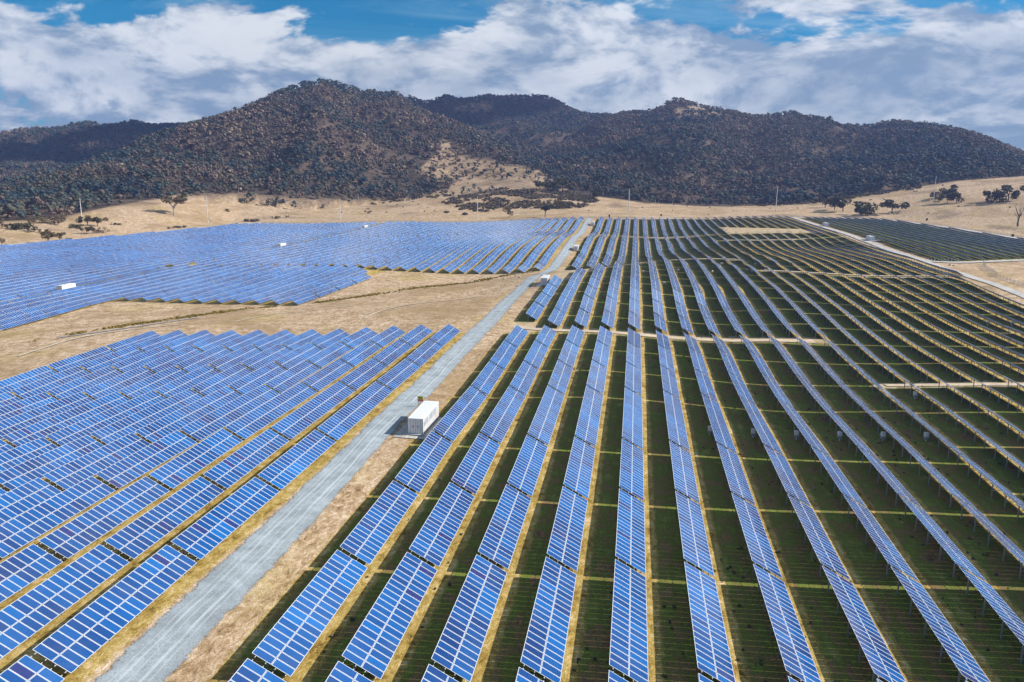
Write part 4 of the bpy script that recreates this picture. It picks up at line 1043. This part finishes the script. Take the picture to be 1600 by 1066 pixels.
# ---------------------------------------------------------------- sky, sun, haze, camera
SUN_EL=R(34.);SUN_AZ=R(13)          # azimuth counter-clockwise from +X
sd=bpy.data.lights.new('sun','SUN');sd.energy=SUN_E;sd.angle=R(.53);sd.color=(1.,.955,.88)
so=bpy.data.objects.new('sun',sd);col.objects.link(so)
sv=Vector((math.cos(SUN_EL)*math.cos(SUN_AZ),math.cos(SUN_EL)*math.sin(SUN_AZ),math.sin(SUN_EL)))
so.rotation_euler=sv.to_track_quat('Z','Y').to_euler();so.location=(100,100,300)
g=np.random.default_rng(5)  # unseen clouds added above the frame, laid out so their shade darkens the hills
n=900;cx=g.uniform(-1500,1500,n);cy_=g.uniform(1150,3000,n)
edge=np.interp(cx,[-1500,-900,-700,-450,-250,100,400,800,1200],[1500,1550,1750,2150,2200,2050,1900,1850,1750])
kk=(cy_>edge+(vnoise(cx,cy_,160,31)-.5)*260)&(vnoise(cx,cy_,240,32)>.22)
cx,cy_=cx[kk],cy_[kk];n=len(cx);hc=1050+g.uniform(-25,40,n)
vv,ff=lobes(np.stack([cx+1.366*hc,cy_+.315*hc,hc],1),np.stack([g.uniform(50,110,n),g.uniform(50,110,n),g.uniform(25,60,n)],1),g,.2)
cm=simple('shade_cloud_white',(.85,.85,.87),1.,0,.02,.01)
tag(link('shade_cloud',np_mesh('shade_cloud',vv,ff,cm,tint=np.zeros(len(vv)),smooth=True)),'unseen white clouds added high above the hills to cast shade on them','shade_cloud',kind='stuff')
w=bpy.data.worlds.new('World');scene.world=w;w.use_nodes=True;nt=w.node_tree;nt.nodes.clear();q=NB(nt)
out=nt.nodes.new('ShaderNodeOutputWorld');bg=nt.nodes.new('ShaderNodeBackground');nt.links.new(bg.outputs[0],out.inputs[0])
sky=q.n('ShaderNodeTexSky');sky.sky_type='NISHITA';sky.sun_disc=False;sky.sun_elevation=SUN_EL;sky.sun_rotation=math.pi/2-SUN_AZ;sky.altitude=700;sky.air_density=1.;sky.dust_density=.4;sky.ozone_density=2.5
tc=q.n('ShaderNodeTexCoord').outputs['Generated']
sp=q.n('ShaderNodeSeparateXYZ');nt.links.new(tc,sp.inputs[0])
zz=q.math('MAXIMUM',sp.outputs[2],0.)
# clouds in layers: direction divided by height above the horizon, eased so they keep some body low down
def layer(k,scale,rot,loc,sc,det,rough,dist=.2,zf=2.6):
    den=q.math('ADD',zz,k);v=q.n('ShaderNodeCombineXYZ');nt.links.new(q.math('DIVIDE',sp.outputs[0],den),v.inputs[0]);nt.links.new(q.math('DIVIDE',sp.outputs[1],den),v.inputs[1])
    nt.links.new(q.math('MULTIPLY',zz,zf),v.inputs[2])
    return q.noise(q.mapping(v.outputs[0],scale,(0,0,rot),loc),sc,det,rough,dist)
n1=layer(.55,(1,1,1),R(20),(CLX,CLY,0),4.2,12,.58,.25)
n2=layer(.55,(1,1,1),R(20),(CLX+.01,CLY-.015,-.045),4.2,12,.58,.25)
n3=layer(.10,(.6,1.4,1),R(-35),(9,2,0),.9,9,.66,.7)
big=layer(.35,(1,1,1),R(0),(CLX,CLY+5,0),.9,2,.5,0)
band=q.ramp(zz,[(0.,(.66,)*3),(.05,(.67,)*3),(.125,(.65,)*3),(.142,(.56,)*3),(.162,(.46,)*3),(.20,(.41,)*3),(.30,(.50,)*3),(1.,(.46,)*3)])
cov=q.math('ADD',q.math('SUBTRACT',q.math('ADD',n1,band),.5),q.math('MULTIPLY',q.math('SUBTRACT',big,.5),.35))
ca=q.sstep(cov,.46,.53)
thin=q.math('MULTIPLY',q.sstep(n3,.46,.72),.5)
lit=q.sstep(q.math('SUBTRACT',n1,n2),-.09,.10)
core=q.sstep(cov,.62,.86)
lit=q.math('MULTIPLY',lit,q.math('SUBTRACT',1.,q.math('MULTIPLY',core,.55)))
cc=q.mix(lit,CLD,CLL)
tint=q.mix(1.,sky.outputs[0],SKT,'MULTIPLY')
c=q.mix(thin,tint,THN)
c=q.mix(q.math('MULTIPLY',ca,.95),c,cc)
nt.links.new(c,bg.inputs[0]);bg.inputs[1].default_value=SKY_S
if HAZE>0:
    q=MB();q.box(-3200,3200,-400,3600,-60,420,0)
    m=bpy.data.materials.new('haze');m.use_nodes=True;nt=m.node_tree;nt.nodes.clear();out=nt.nodes.new('ShaderNodeOutputMaterial')
    pv=nt.nodes.new('ShaderNodeVolumePrincipled');pv.inputs['Color'].default_value=(.36,.50,1.,1);pv.inputs['Density'].default_value=HAZE;pv.inputs['Anisotropy'].default_value=.2
    nt.links.new(pv.outputs[0],out.inputs['Volume']);tag(link('haze',q.mesh('haze',m)),'thin blue haze over the plain and hills','haze',kind='stuff')
cd=bpy.data.cameras.new('camera');cam=bpy.data.objects.new('camera',cd);col.objects.link(cam)
cd.sensor_width=36;cd.lens=F/1600*36;cd.clip_start=.5;cd.clip_end=12000
mw=Matrix([[RT[0],UP[0],-FW[0],CAM[0]],[RT[1],UP[1],-FW[1],CAM[1]],[RT[2],UP[2],-FW[2],CAM[2]],[0,0,0,1]]);cam.matrix_world=mw
scene.camera=cam
vs=scene.view_settings;vs.view_transform='Standard';vs.look='None';vs.exposure=EXPO;vs.gamma=1
cy=scene.cycles;cy.max_bounces=6;cy.diffuse_bounces=2;cy.glossy_bounces=3;cy.transparent_max_bounces=8;cy.volume_bounces=0;cy.use_denoising=True
cy.sample_clamp_indirect=6
